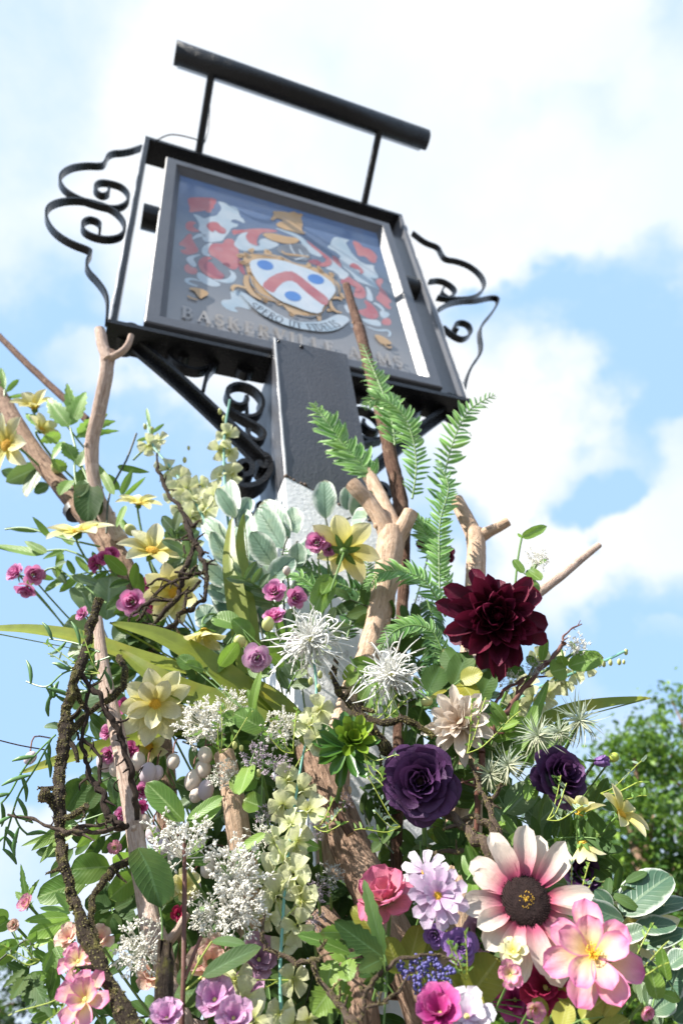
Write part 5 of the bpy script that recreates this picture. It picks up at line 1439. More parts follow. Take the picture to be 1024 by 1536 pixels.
# ---- pale green orchid sprays
def spray(label, path, fl, rp=(20, 26), buds=(), mat='orch', smat='teal', name='orchid_spray', blur=0):
    r = thing(name, label, 'flower spray', P(*path[0]))
    m = MB(); m.tube([P(*q) for q in path], SP(*path[0], 1.9), 6, 5); m.build('stem', M[smat], r)
    for (x, y, D, s) in fl:
        C = P(x, y, D); N = NV(C, U3(-.7, .7), U3(-.5, .6), .8); Rm = px(s * 1.12, C)
        m = MB()
        ringp(r, C, N, Rm, 4, 1.0, 1.0, 10, None, U3(0, 6), 0, one=m, a=.8, b=.18, curl=-.2, cup=.3, ruf=.16, rf=2, nu=6, nv=7, jit=.2)
        ringp(r, C, N, Rm, 2, .5, .5, 55, None, U3(0, 6), 0, one=m, a=.8, b=.2, curl=.3, cup=.4, ruf=.1, nu=4, nv=5, jit=.2)
        f = m.build('floret', M[mat], r)
        m = MB()
        for _ in range(9):
            d = (N + V((U3(-1, 1), U3(-1, 1), U3(-1, 1))) * .8).normalized(); m.tube([C, C + d * Rm * U3(.15, .3)], [Rm * .022, Rm * .012], 4, 1, 0, False)
        m.build('stamens', M['dstem'] if random.random() < .5 else M['stamen2'], f)
        q = min(path, key=lambda t: (t[0] - x) ** 2 + (t[1] - y) ** 2)
        m = MB(); m.tube([C, C.lerp(P(*q), .6), P(*q)], SP(x, y, D, .9), 5, 2); m.build('stalk', M['stemy'], r)
    for (x, y, D, s) in buds:
        C = P(x, y, D); m = MB(); m.ball(C, px(s, C), 7, 5, (.8, .8, 1.3), U); m.build('bud', M['bud'], r)


spray('long hanging spray of pale green orchid blooms down the centre', [(470, 985, .80), (474, 1050, .785), (455, 1130, .775), (440, 1220, .76), (430, 1300, .745), (424, 1380, .735), (420, 1470, .72), (425, 1560, .71)],
      [(480, 1065, .77, 24), (466, 1088, .775, 22), (478, 1112, .77, 24), (432, 1170, .765, 22), (448, 1190, .77, 24), (462, 1216, .765, 26), (424, 1208, .76, 22), (436, 1238, .755, 22), (412, 1262, .755, 18), (446, 1262, .75, 24), (428, 1290, .745, 27), (404, 1318, .74, 29), (440, 1312, .74, 26), (455, 1335, .74, 25), (415, 1345, .735, 26), (446, 1388, .735, 24), (402, 1372, .735, 22), (452, 1352, .74, 22), (430, 1412, .74, 20), (352, 1470, .70, 24), (366, 1500, .69, 26), (380, 1530, .685, 26), (420, 1520, .71, 22), (440, 1470, .72, 20), (462, 1530, .70, 20), (440, 1540, .70, 22)], buds=[(480, 1012, .79, 5), (466, 1022, .79, 5), (478, 1032, .79, 5), (388, 1160, .765, 5), (352, 1118, .77, 5), (362, 1122, .77, 4), (300, 1440, .70, 6), (330, 1468, .69, 6)])
spray('airy pale yellow blossom spray against blue sky beside the iron bracket', [(345, 600, 1.02), (338, 640, 1.0), (336, 690, .98), (340, 760, .96), (350, 840, .96)],
      [(340, 655, 1.0, 16), (330, 675, .99, 15), (346, 676, .99, 16), (332, 715, .98, 14), (348, 712, .98, 16), (326, 740, .97, 16)], buds=[(330, 617, 1.01, 4), (336, 628, 1.01, 4), (334, 640, 1.0, 4)])
spray('frothy cream blossom spray with trailing buds above the twig tangle', [(222, 625, .98), (228, 665, .97), (255, 700, .96), (285, 740, .95), (310, 790, .95), (330, 870, .95)],
      [(222, 668, .97, 16), (240, 660, .97, 12), (252, 705, .96, 18), (270, 718, .96, 15), (280, 735, .95, 18), (295, 752, .95, 20), (262, 740, .96, 18), (308, 765, .95, 22), (288, 775, .95, 22), (300, 730, .96, 18), (275, 760, .95, 16), (318, 745, .955, 16)], buds=[(218, 640, .98, 4), (228, 646, .98, 5), (277, 690, .96, 4), (283, 672, .96, 3), (226, 655, .97, 4)])
spray('cream green blossom spray reaching into blue sky behind the dark twig', [(940, 975, .94), (905, 992, .93), (870, 1005, .92), (835, 1020, .91), (790, 1040, .91), (740, 1080, .92)],
      [(880, 1000, .92, 14), (860, 1008, .92, 16), (846, 1022, .915, 18), (830, 1015, .91, 17), (820, 1040, .91, 20), (800, 1048, .91, 20), (790, 1030, .915, 18), (770, 1060, .915, 20), (842, 995, .92, 14), (750, 1090, .92, 20), (895, 992, .93, 10), (806, 985, .92, 15), (730, 1110, .92, 18), (785, 1085, .92, 18)], buds=[(905, 996, .93, 4), (915, 994, .93, 4), (928, 993, .93, 4), (938, 978, .94, 4), (935, 993, .935, 3)])
# ------------------------------------------------------------------ ferns
def frond(label, path, Lmax, n, mat='fern', fl=.6, droop=-.5, tipc=1.0):
    r = thing('fern_frond', label, 'fern', P(*path[0]))
    m = MB(); m.tube([P(*q) for q in path], [SP(*path[0], 1.9)] + [SP(*path[0], 1.4)] * (len(path) - 2) + [SP(*path[0], .5)], 6, 6)
    pts = [m.v[i].lerp(m.v[i + 3], .5) for i in range(0, len(m.v) - 14, 7)]
    m.build('rachis', M['stem'], r)
    m = MB(); L0 = px(Lmax * .90, P(*path[0])); n = int(n * 1.45)
    nv = NV(pts[len(pts) // 2], fl * .5, fl, .8)
    for i in range(n):
        t = .04 + .96 * i / n
        k_ = min(int(t * (len(pts) - 2)), len(pts) - 2); f = t * (len(pts) - 2) - k_
        p = pts[k_].lerp(pts[k_ + 1], f); tg = (pts[k_ + 1] - pts[k_]).normalized()
        s = tg.cross(nv).normalized()
        L = L0 * (math.sin(PI * (.18 + .80 * t)) ** .7) * (1 if t < .75 else 1.0) * U3(.78, 1.14)
        for sg in (-1, 1):
            d = s * sg * .86 + tg * (.42 + .35 * t) + nv * U3(-.1, .3)
            m.blade(p, d, nv + V((U3(-1, 1), U3(-1, 1), U3(-1, 1))) * .3, L, L * .20, a=.35, b=.75, curl=droop + U3(-.6, .4), cup=.35, ruf=.24, rf=2, side=sg * -.35, w0=.5, nu=2, nv=8)
    m.build('leaflets', M[mat], r)


frond('fern frond leaning across the charcoal post', [(562, 716, .95), (540, 695, .945), (515, 668, .94), (492, 636, .935), (470, 605, .93)], 52, 24)
frond('topmost fern frond lying over the thin brown pole and sign board', [(592, 668, .95), (588, 635, .95), (578, 600, .95), (562, 560, .95), (543, 516, .95)], 44, 22)
frond('fern frond curling over backwards beside the pole', [(618, 748, .93), (624, 700, .93), (618, 655, .92), (600, 618, .91), (568, 598, .90), (545, 612, .89)], 40, 24)
frond('fern frond arching towards the sign brace with its tip in the sky', [(658, 770, .96), (668, 705, .96), (682, 655, .96), (704, 615, .96), (742, 592, .97)], 46, 18)
frond('dense upright fern frond beside the forked stub', [(660, 905, .93), (658, 840, .93), (660, 780, .93), (672, 730, .93), (655, 690, .93)], 38, 28)
frond('pale fern frond hanging down behind the sawn prong', [(675, 880, .95), (650, 830, .94), (632, 790, .93), (612, 770, .92)], 34, 20)
frond('fern frond drooping in front of the tan trunk', [(668, 925, .90), (640, 875, .88), (605, 858, .87), (570, 860, .86), (548, 885, .855)], 34, 24)
frond('lower fern frond bending over the second spider bloom', [(672, 1000, .88), (650, 950, .87), (620, 938, .86), (590, 948, .85), (568, 975, .845)], 32, 22)
frond('fern frond between trunk and dahlia hanging into shadow', [(640, 900, .92), (650, 935, .91), (652, 975, .90), (640, 1010, .90)], 34, 18, 'fernd')
frond('dark fern frond spreading behind the turned away yellow flower', [(570, 905, .96), (530, 885, .95), (490, 868, .94), (450, 845, .93), (425, 820, .93)], 40, 20, 'fernd')
frond('dark fern frond standing against the white post', [(520, 960, .95), (530, 920, .95), (545, 880, .95), (552, 840, .95)], 36, 16, 'fernd')
frond('fine pale fern tip among the mini roses', [(480, 900, .88), (470, 880, .88), (450, 866, .88), (430, 862, .88)], 26, 14)
frond('fern sprig below the cream dahlia', [(660, 1075, .82), (650, 1060, .82), (640, 1045, .82), (625, 1040, .82)], 22, 12)


# ------------------------------------------------------------------ hand placed leaves
def leafset(label, mat, leaves, D, stems=(), smat='stem', name='leafy_sprig', cat='foliage', a=.6, b=.62, nrm=None, fold=.18, curl=None, jag=0, ruf=.05, sr=1.6, dd=.012, group=None):
    x, y = leaves[0][:2]
    r = thing(name, label, cat, P(x, y, D), group)
    for (x0, y0, x1, y1, w_) in leaves:
        D0 = D + U3(-dd, dd); p0 = P(x0, y0, D0); p1 = P(x1, y1, D0 - U3(-.2, 1) * .025)
        n = NV(p0, *(nrm or (U3(-.5, .3), U3(-.1, .7), .8)))
        L = (p1 - p0).length
        c = U3(-.5, .1) if curl is None else curl
        m = MB(); m.blade(p0, (p1 - p0) + n * L * (-c * .45), n, L * 1.05, px(w_, p0), a=a, b=b, curl=c, fold=fold, ruf=ruf, rf=2, nu=6, nv=12, jag=jag, w0=.05, twist=U3(-.25, .25))
        m.build('leaf', M[mat], r)
        if not stems:
            m = MB(); m.tube([p0, p0.lerp(P(x, y, D), .5), P(x, y, D)], SP(x, y, D, 1.0), 5, 2)
            if (p0 - P(x, y, D)).length > .002: m.build('leaf_stalk', M[smat], r)
    for s in stems:
        m = MB(); m.tube([P(*q) if len(q) == 3 else P(*q, D) for q in s], SP(x, y, D, sr), 6, 4); m.build('stem', M[smat], r)
    return r


leafset('variegated pale leaves fanned out beneath the iron foot scroll', 'lvar', [(354, 776, 326, 734, 26), (352, 778, 345, 722, 30), (356, 780, 375, 748, 32), (350, 830, 306, 778, 34), (345, 850, 318, 800, 30), (376, 850, 366, 766, 40), (362, 858, 352, 792, 34), (345, 880, 300, 842, 30), (350, 900, 312, 880, 28)], .94, [[(352, 760), (356, 800), (372, 860), (395, 960)]], 'dstem', nrm=(-.35, .35, .9))
leafset('largest pale variegated leaves in front of the white post', 'lvar', [(424, 822, 388, 764, 46), (434, 808, 396, 752, 40), (446, 800, 438, 762, 30), (412, 850, 378, 800, 40), (446, 846, 470, 806, 34), (448, 852, 446, 816, 30), (400, 880, 362, 846, 38), (404, 872, 440, 838, 36), (392, 905, 350, 880, 36), (415, 890, 396, 850, 30)], .92, [[(432, 805), (424, 830), (424, 870), (428, 940)], [(446, 812), (436, 835), (424, 845)]], 'dstem', nrm=(-.3, .3, .9))
leafset('two broad variegated leaves against the charcoal post', 'lvar', [(488, 778, 486, 722, 36), (528, 774, 556, 738, 40), (528, 778, 548, 776, 34), (520, 765, 522, 730, 26)], .96, [[(488, 776), (492, 795), (500, 830)], [(526, 776), (510, 788), (500, 830)]], 'dstem', nrm=(0, .3, .95))
leafset('variegated leaves in shadow behind the mini roses', 'lvard', [(350, 930, 330, 870, 44), (370, 940, 385, 880, 40), (330, 950, 300, 910, 40), (420, 960, 440, 915, 34), (395, 950, 405, 900, 40), (440, 900, 462, 866, 34)], .96)
leafset('bright jagged clematis leaves round the highest yellow flower', 'lbright', [(104, 640, 72, 598, 26), (106, 638, 128, 588, 26), (108, 636, 102, 574, 18), (116, 650, 160, 622, 20), (114, 655, 176, 645, 12), (92, 652, 62, 662, 18), (96, 662, 78, 688, 14), (128, 640, 172, 632, 14), (118, 630, 108, 600, 18), (60, 640, 40, 620, 16)], .985, [[(106, 642), (120, 690), (150, 760), (175, 800)]], 'stem', a=.55, b=.9, jag=.14)
leafset('green clematis leaves hanging between the two poles', 'lmid', [(112, 690, 96, 664, 26), (118, 700, 136, 668, 20), (126, 704, 114, 738, 18), (100, 705, 78, 690, 18), (106, 720, 90, 742, 22), (118, 722, 130, 760, 16)], .98, [[(112, 690), (116, 730), (140, 775), (170, 810)]], 'stem', a=.55, b=.85, jag=.12)
leafset('dark glossy folded leaf on the pale forked branch', 'ldark', [(134, 725, 132, 782, 40), (128, 720, 118, 745, 20), (140, 735, 150, 770, 18)], .94, a=.5, b=.6)
leafset('grey green leaves behind the slanting pole', 'lgrey', [(60, 700, 12, 722, 30), (58, 702, 40, 742, 26), (74, 728, 52, 738, 20), (30, 718, 4, 706, 20)], 1.08, a=.6, b=.7)
leafset('small sprig of leaves entering at the picture edge', 'lbright', [(8, 585, -22, 566, 10), (10, 588, 28, 570, 10), (8, 584, 2, 552, 9), (12, 596, 40, 592, 6)], 1.05, [[(8, 585), (6, 610), (0, 640)]])
leafset('narrow leaves beside the small upturned yellow flower', 'lmid', [(176, 700, 222, 708, 11), (172, 742, 150, 700, 14), (182, 742, 198, 706, 12), (186, 745, 218, 716, 8), (188, 758, 176, 790, 12), (178, 735, 164, 712, 12), (180, 780, 200, 800, 12)], .95, [[(205, 650), (190, 690), (165, 740), (160, 800)]], 'dstem', a=.5, b=.8)
leafset('thin tendril leaves above the frothy cream blossoms', 'lbright', [(226, 642, 220, 612, 6), (228, 650, 246, 636, 6), (224, 656, 206, 662, 7)], .975, [[(222, 625), (226, 660), (200, 690)]], 'stem')
leafset('long green stems and leaves stretching out over the pink rose trio', 'lmid', [(66, 832, -6, 818, 20), (70, 830, 38, 812, 14), (92, 828, 86, 866, 12), (96, 826, 66, 838, 12), (110, 818, 84, 790, 14), (60, 796, 10, 792, 8), (75, 806, 50, 776, 10)], .93, [[(150, 850), (100, 825), (40, 830), (0, 822)], [(150, 820), (90, 806), (40, 792), (8, 794)]], 'stem', a=.45, b=.85)
leafset('leaf below the flat cream flower pointing at the rose trio', 'lgrey', [(152, 878, 110, 865, 16), (80, 850, 98, 872, 14), (84, 850, 96, 842, 9)], .93, [[(55, 868), (80, 852), (120, 875), (160, 905)]], 'stem')
leafset('round dusky leaves behind the cut top of mossy branch', 'lgrey', [(140, 922, 118, 880, 40), (160, 930, 166, 866, 52), (132, 950, 100, 935, 44), (190, 940, 196, 900, 40), (170, 960, 200, 930, 36), (140, 975, 108, 968, 40)], .95, [[(140, 880), (150, 930), (180, 1000)]], 'dstem', a=.6, b=.45)
leafset('grey green leaves behind the pale stake', 'lgrey', [(190, 1060, 130, 1040, 46), (185, 1030, 160, 1010, 30), (130, 1060, 108, 1040, 30), (190, 1080, 150, 1075, 30)], .95, a=.6, b=.5)
leafset('dark green leaf showing between mossy branch and stake', 'ldark', [(100, 1215, 128, 1172, 44), (130, 1212, 152, 1182, 26), (140, 1230, 160, 1200, 26), (150, 1205, 135, 1235, 18)], .86, a=.6, b=.5)
leafset('pale green leaves hanging over the sky below the level twig', 'lmid', [(104, 1238, 50, 1274, 20), (108, 1240, 62, 1292, 18), (100, 1248, 34, 1268, 10), (112, 1250, 74, 1268, 16), (150, 1240, 116, 1270, 18), (156, 1220, 144, 1260, 16)], .80, a=.45, b=.8)
leafset('olive grey leaf group behind the mossy side shoot', 'lmid', [(165, 1300, 108, 1304, 44), (130, 1322, 58, 1345, 40), (128, 1330, 92, 1318, 30), (205, 1312, 166, 1346, 36), (200, 1305, 172, 1330, 22), (198, 1290, 170, 1286, 22)], .80, a=.6, b=.55)
leafset('dark palm shaped leaves in shadow behind mossy branch', 'ldark', [(168, 1362, 130, 1350, 28), (168, 1362, 150, 1325, 26), (170, 1360, 185, 1322, 26), (172, 1362, 212, 1345, 30), (170, 1366, 200, 1385, 28), (166, 1368, 140, 1392, 26), (170, 1370, 172, 1400, 24)], .82, a=.6, b=.5)
leafset('light green layered leaves reaching out under the faded pink flower', 'lbright', [(106, 1380, 44, 1402, 26), (104, 1376, 40, 1380, 18), (106, 1370, 62, 1362, 14), (108, 1385, 52, 1420, 22), (98, 1400, 78, 1432, 30), (70, 1395, 32, 1418, 14), (112, 1365, 85, 1340, 16)], .75, [[(30, 1420), (70, 1400), (110, 1385), (150, 1400)]], 'stemy', a=.5, b=.7)
leafset('dark toothed leaves dangling in the lower corner against the sky', 'ldark', [(44, 1460, 12, 1445, 20), (42, 1462, 18, 1498, 24), (46, 1462, 76, 1522, 22), (44, 1464, 44, 1515, 18), (38, 1455, 6, 1480, 12)], .72, [[(44, 1452), (48, 1430), (40, 1410), (0, 1440)]], 'dstem', a=.5, b=.8, jag=.22)
leafset('leafy shoot standing against the sky over the faded pink flower', 'lmid', [(40, 1350, 32, 1298, 9), (40, 1350, 50, 1330, 12), (42, 1340, 34, 1322, 12), (44, 1345, 56, 1322, 8), (38, 1352, 24, 1338, 10)], .76, [[(36, 1310), (42, 1345), (60, 1380)]], a=.5, b=.8, jag=.15)
leafset('light leaves along the picture edge low down', 'lmid', [(30, 1418, -10, 1425, 22), (24, 1422, -8, 1446, 22), (10, 1385, -14, 1370, 28), (14, 1380, -10, 1396, 22), (60, 1440, 36, 1448, 10)], .74, a=.5, b=.7)
leafset('tall twisted green leaf by the peach petals', 'lmid', [(122, 1500, 118, 1456, 16), (104, 1560, 122, 1500, 26), (80, 1425, 66, 1456, 18), (84, 1420, 88, 1452, 24)], .69, a=.5, b=.7, jag=.12)
leafset('single big dark green leaf in front of the stake', 'ldark', [(208, 1272, 243, 1352, 64)], .685, [[(208, 1272), (240, 1360), (243, 1420)]], 'stem', a=.5, b=.4, nrm=(.45, -.1, .9), curl=-.3)
leafset('pair of fresh green leaves topping the slim red stem', 'lmid', [(276, 1232, 222, 1176, 36), (280, 1232, 332, 1196, 20), (284, 1240, 330, 1205, 34)], .70, [[(276, 1230), (277, 1268)]], 'rstem', a=.6, b=.55, nrm=(-.3, .5, .8), curl=-.2)
leafset('dark pointed leaf sweeping across the mauve bloom', 'ldark', [(303, 1465, 388, 1422, 32), (318, 1412, 366, 1416, 16), (262, 1492, 308, 1490, 44), (272, 1480, 280, 1450, 22)], .68, [[(303, 1465), (275, 1488)], [(318, 1412), (300, 1440), (285, 1470)]], 'stemy', a=.6, b=.6, nrm=(-.2, .5, .8))
leafset('serrated dark leaf standing in front of the salmon peony', 'ldark', [(576, 1432, 546, 1322, 22), (574, 1436, 504, 1384, 34), (572, 1440, 540, 1455, 26), (560, 1470, 575, 1440, 30)], .67, [[(576, 1432), (580, 1460), (575, 1540)]], 'stem', a=.55, b=.7, jag=.12, nrm=(-.1, .3, .95))
leafset('serrated leaves under the lichen twig at the picture foot', 'lmid', [(525, 1430, 450, 1402, 24), (500, 1440, 490, 1478, 34), (520, 1440, 524, 1470, 30), (512, 1470, 515, 1520, 34), (500, 1480, 470, 1520, 40), (520, 1400, 484, 1398, 20), (520, 1440, 496, 1418, 26)], .70, [[(500, 1400), (520, 1440), (515, 1480), (512, 1560)]], 'stem', a=.55, b=.6, jag=.12)
leafset('yellow olive leaves below the lilac daisy', 'yleaf', [(612, 1450, 628, 1390, 44), (640, 1430, 652, 1385, 40), (560, 1400, 530, 1360, 30), (600, 1460, 580, 1410, 40), (650, 1430, 668, 1400, 30)], .715, a=.5, b=.5)
leafset('broad olive yellow leaves beneath the sunflower', 'yleaf', [(700, 1500, 745, 1440, 60), (735, 1500, 705, 1455, 50), (790, 1525, 822, 1480, 40), (850, 1520, 835, 1480, 44), (900, 1500, 860, 1492, 40), (820, 1540, 800, 1500, 34), (690, 1490, 670, 1455, 46)], .72, a=.5, b=.45)
leafset('olive leaves under the magnolia at the lower edge', 'yleaf', [(870, 1530, 905, 1498, 36), (840, 1545, 850, 1505, 34), (905, 1525, 930, 1490, 24), (890, 1560, 940, 1530, 30)], .67, a=.5, b=.5)
leafset('white edged variegated leaf spray against the green tree', 'lvard', [(930, 1372, 1004, 1314, 60), (940, 1374, 1030, 1352, 34), (918, 1362, 892, 1336, 24), (935, 1380, 870, 1356, 32), (950, 1390, 1012, 1388, 30), (930, 1410, 966, 1394, 28), (960, 1420, 1030, 1398, 30)], .76, [[(1000, 1330), (940, 1372), (920, 1410), (900, 1500)]], 'dstem', nrm=(-.3, .4, .85))
leafset('grey variegated leaves in the lower corner under magnolia', 'lvard', [(985, 1480, 965, 1440, 34), (1000, 1500, 1020, 1450, 40), (975, 1520, 1010, 1500, 34), (1010, 1530, 1040, 1500, 36), (1000, 1450, 1030, 1430, 30), (960, 1470, 935, 1440, 30)], .76, nrm=(-.3, .4, .85))
leafset('dark curling leaves beside the magnolia', 'lmid', [(1000, 1470, 990, 1420, 26), (985, 1500, 975, 1450, 30), (1020, 1500, 990, 1490, 16)], .72, a=.5, b=.6)
leafset('glossy green leaves hanging from the dark twig tip', 'lmid', [(848, 1003, 826, 1008, 34), (852, 1000, 902, 986, 32), (846, 1000, 840, 985, 18), (812, 992, 818, 958, 15), (806, 1000, 790, 985, 14)], .855, [[(842, 975), (848, 1003)], [(838, 985), (820, 992), (806, 1000)]], 'stem', a=.5, b=.5, nrm=(-.2, .3, .9))
leafset('bright small leaf high above the burgundy dahlia', 'lbright', [(782, 806, 818, 790, 16), (782, 806, 776, 800, 5)], .89, [[(782, 806), (776, 840), (770, 900)]], 'stem', a=.5, b=.6)
leafset('green leaves between the sky seed head and the dahlia', 'lmid', [(800, 868, 778, 905, 34), (785, 860, 770, 840, 14), (790, 855, 810, 870, 20)], .89, a=.5, b=.5)
leafset('pale grey leaves behind the silver air plants', 'lgrey', [(760, 1220, 800, 1180, 50), (800, 1240, 850, 1195, 44), (770, 1250, 740, 1210, 40), (820, 1250, 790, 1215, 36), (850, 1250, 822, 1230, 30), (740, 1180, 720, 1150, 40)], .88, a=.6, b=.5)
leafset('dark leaf pair under the second purple rose', 'lmid', [(752, 1222, 776, 1256, 16), (756, 1230, 740, 1256, 14), (798, 1160, 790, 1200, 18), (806, 1165, 800, 1198, 14)], .80, a=.5, b=.6)
leafset('narrow dark leaf trio in front of the white post gap', 'ldark', [(574, 1262, 566, 1222, 13), (572, 1266, 596, 1232, 12), (572, 1264, 558, 1278, 20), (572, 1262, 600, 1248, 12), (568, 1258, 552, 1256, 16)], .80, [[(545, 1215), (560, 1250), (574, 1262), (590, 1280)]], 'dstem', a=.5, b=.8)
leafset('green leaves between trunk top and rounded beige seed head', 'lmid', [(396, 1095, 352, 1070, 38), (358, 1075, 334, 1082, 26), (380, 1165, 362, 1182, 30), (375, 1145, 360, 1190, 30), (365, 1190, 350, 1165, 26), (392, 1210, 366, 1200, 34)], .775, a=.5, b=.5)
leafset('thin upright leaf in front of the strap leaves', 'lmid', [(377, 1075, 390, 1008, 16), (384, 1072, 372, 1035, 12), (290, 1002, 268, 985, 26), (305, 1004, 280, 996, 22)], .78, a=.5, b=.6)
leafset('green leaves crowding beneath the drooping yellow flower', 'lmid', [(360, 940, 320, 925, 34), (380, 960, 350, 930, 30), (330, 1000, 356, 965, 26), (310, 1010, 340, 990, 28), (372, 1005, 408, 1010, 22), (425, 1000, 405, 980, 16), (395, 990, 424, 972, 26)], .83, a=.55, b=.55)
leafset('green leaf backing the turned away yellow flower', 'lmid', [(494, 862, 470, 920, 34), (500, 866, 484, 890, 20)], .85, a=.5, b=.6)
leafset('pale leaf curled beside the hanging blossoms', 'lbright', [(398, 1250, 356, 1278, 16), (440, 1262, 478, 1272, 18), (362, 1290, 340, 1280, 14)], .755, a=.5, b=.6)
leafset('dark leaves between the dahlia and the cream dahlia', 'ldark', [(680, 1030, 700, 980, 40), (700, 1050, 650, 1030, 40), (640, 1040, 660, 1000, 40), (690, 1010, 665, 975, 34), (720, 1050, 740, 1010, 34), (640, 1100, 620, 1060, 30)], .86, a=.5, b=.5)
leafset('greenish calyx leaves under the burgundy dahlia', 'yleaf', [(690, 1020, 722, 1010, 30), (690, 1024, 712, 1050, 34), (670, 1035, 640, 1050, 8)], .82, a=.5, b=.6)


# ------------------------------------------------------------------ strap leaves
def strap(label, path, wpx, nrm=(0, .6, .7), mat='olive', fold=.25, name='strap_leaf'):
    q = [P(*p) for p in path]
    m0 = MB(); m0.tube(q, .001, 3, 8); pts = [(m0.v[i] + m0.v[i + 1] + m0.v[i + 2]) / 3 for i in range(0, len(m0.v) - 8, 4)]
    W = px(wpx, q[0]); n = len(pts) - 1

    def fn(u, v):
        k_ = min(int(round(v * n)), n); p = pts[k_]
        tg = (pts[min(k_ + 1, n)] - pts[max(k_ - 1, 0)]).normalized(); nn = NV(p, *nrm); s = tg.cross(nn).normalized()
        w_ = W * .5 * (min(1, .75 + v) if v < .3 else 1) * max(.02, 1 - max(0, (v - .35) / .65) ** 2.2)
        a = u * 2 - 1
        return p + s * a * w_ + nn * (fold * abs(a) * w_), (u, v)
    m = MB(); m.grid(fn, 6, n)
    r = thing(name, label, 'leaf', q[0]); m.build('blade', M[mat], r)


strap('upright olive strap leaf among the variegated leaves', [(370, 1010, .88), (362, 940, .87), (352, 880, .86), (345, 830, .86), (348, 775, .87)], 34, (-.3, .1, .9))
strap('slimmer strap leaf standing beside the upright olive one', [(385, 1000, .90), (376, 930, .89), (366, 870, .88), (360, 810, .88), (366, 770, .88)], 22, (.2, .1, .9))
strap('long olive strap leaf sweeping out over the picture edge', [(300, 1010, .86), (200, 985, .84), (120, 958, .82), (40, 945, .80), (-40, 944, .78)], 34, (0, .8, .55))
strap('broad olive strap leaf with shadows above the open yellow flower', [(420, 1080, .86), (370, 1040, .84), (310, 995, .82), (240, 955, .80), (165, 934, .78)], 46, (.1, .7, .7))
strap('darker olive strap leaf lying over the open yellow flower', [(400, 1085, .83), (340, 1060, .82), (280, 1040, .81), (225, 1010, .80), (180, 975, .80)], 44, (.1, .6, .8))
strap('low olive strap leaf crossing behind mossy branch', [(300, 1090, .88), (240, 1100, .86), (170, 1118, .83), (100, 1138, .80), (30, 1160, .78)], 30, (0, .7, .7))
strap('dark olive strap leaf under the white spider bloom', [(470, 1120, .86), (440, 1080, .85), (400, 1040, .85), (350, 1010, .85)], 36, (.1, .7, .7))
strap('olive blade crossing before the green tree', [(780, 1100, .90), (840, 1070, .89), (900, 1056, .88), (975, 1047, .87)], 22, (.1, .6, .8))
strap('pointed dark blade rising beneath the dark twig', [(735, 1175, .86), (765, 1130, .85), (795, 1085, .845), (822, 1020, .84)], 26, (-.2, .1, .95), 'lmid')
strap('short dark blade behind the silver air plants', [(800, 1140, .9), (830, 1105, .9), (850, 1080, .9)], 26, (.1, .5, .8), 'lmid')

# ------------------------------------------------------------------ succulent and air plants
r, C, N, Rm = start('succulent', 'lime tipped green succulent rosette beside the big purple rose', 'plant', 520, 1122, .77, 48, (.05, .45, .85))
for (n, L, t, mt) in ((9, 1.15, -8, 'succd'), (9, 1.0, 10, 'succd'), (8, .8, 28, 'succ'), (7, .62, 46, 'succ'), (5, .42, 64, 'succ')):
    ringp(r, C + NV(C, .35, .35, 0) * Rm * .3 * (t > 20), N, Rm, n, L, .34, t, M[mt], t * .1, 0, 'leaf', a=.7, b=.35, cup=.5, curl=.25, nu=4, nv=8)
stemto(r, C, N, Rm, (500, 1230, .86), 4, 'stem', 520, 1122, .77)


def airplant(label, x, y, D, rp, nv, n=58):
    rp *= .82
    r, C, N, Rm = start('air_plant', label, 'plant', x, y, D, rp, nv)
    N, a_, b_ = basis(N)
    m = MB()
    for i in range(n):
        a = i * 2.399; el = 1.35 - 1.5 * math.sqrt((i + .5) / n)
        d = (a_ * math.cos(a) + b_ * math.sin(a)) * math.cos(el) + N * math.sin(el)
        nn = N * math.cos(el) - (a_ * math.cos(a) + b_ * math.sin(a)) * math.sin(el)
        m.blade(C, d, nn, Rm * U3(.75, 1.25), Rm * .055, a=.15, b=.7, curl=U3(-2.4, .8), fold=.5, side=U3(-.6, .6), twist=U3(-.5, .5), w0=1, nu=2, nv=9)
    m.build('blades', M['air'], r)
    stemto(r, C, N, Rm * .4, (x - 30, y + 60, D + .07), 3, 'stem', x, y, D)


for a in [('silver air plant with curling blades against the green tree', 868, 1082, .79, 52, (.3, .5, .7)), ('silver air plant above the second purple rose', 806, 1104, .785, 48, (-.1, .5, .8)), ('wispy air plant between purple roses', 762, 1148, .775, 46, (-.4, .2, .85)), ('small air plant at the foot of the dark twig', 735, 1160, .785, 38, (-.5, -.1, .8)), ('air plant sprawling to the upper rim of second purple rose', 838, 1100, .80, 40, (.1, .8, .5))]:
    airplant(*a)


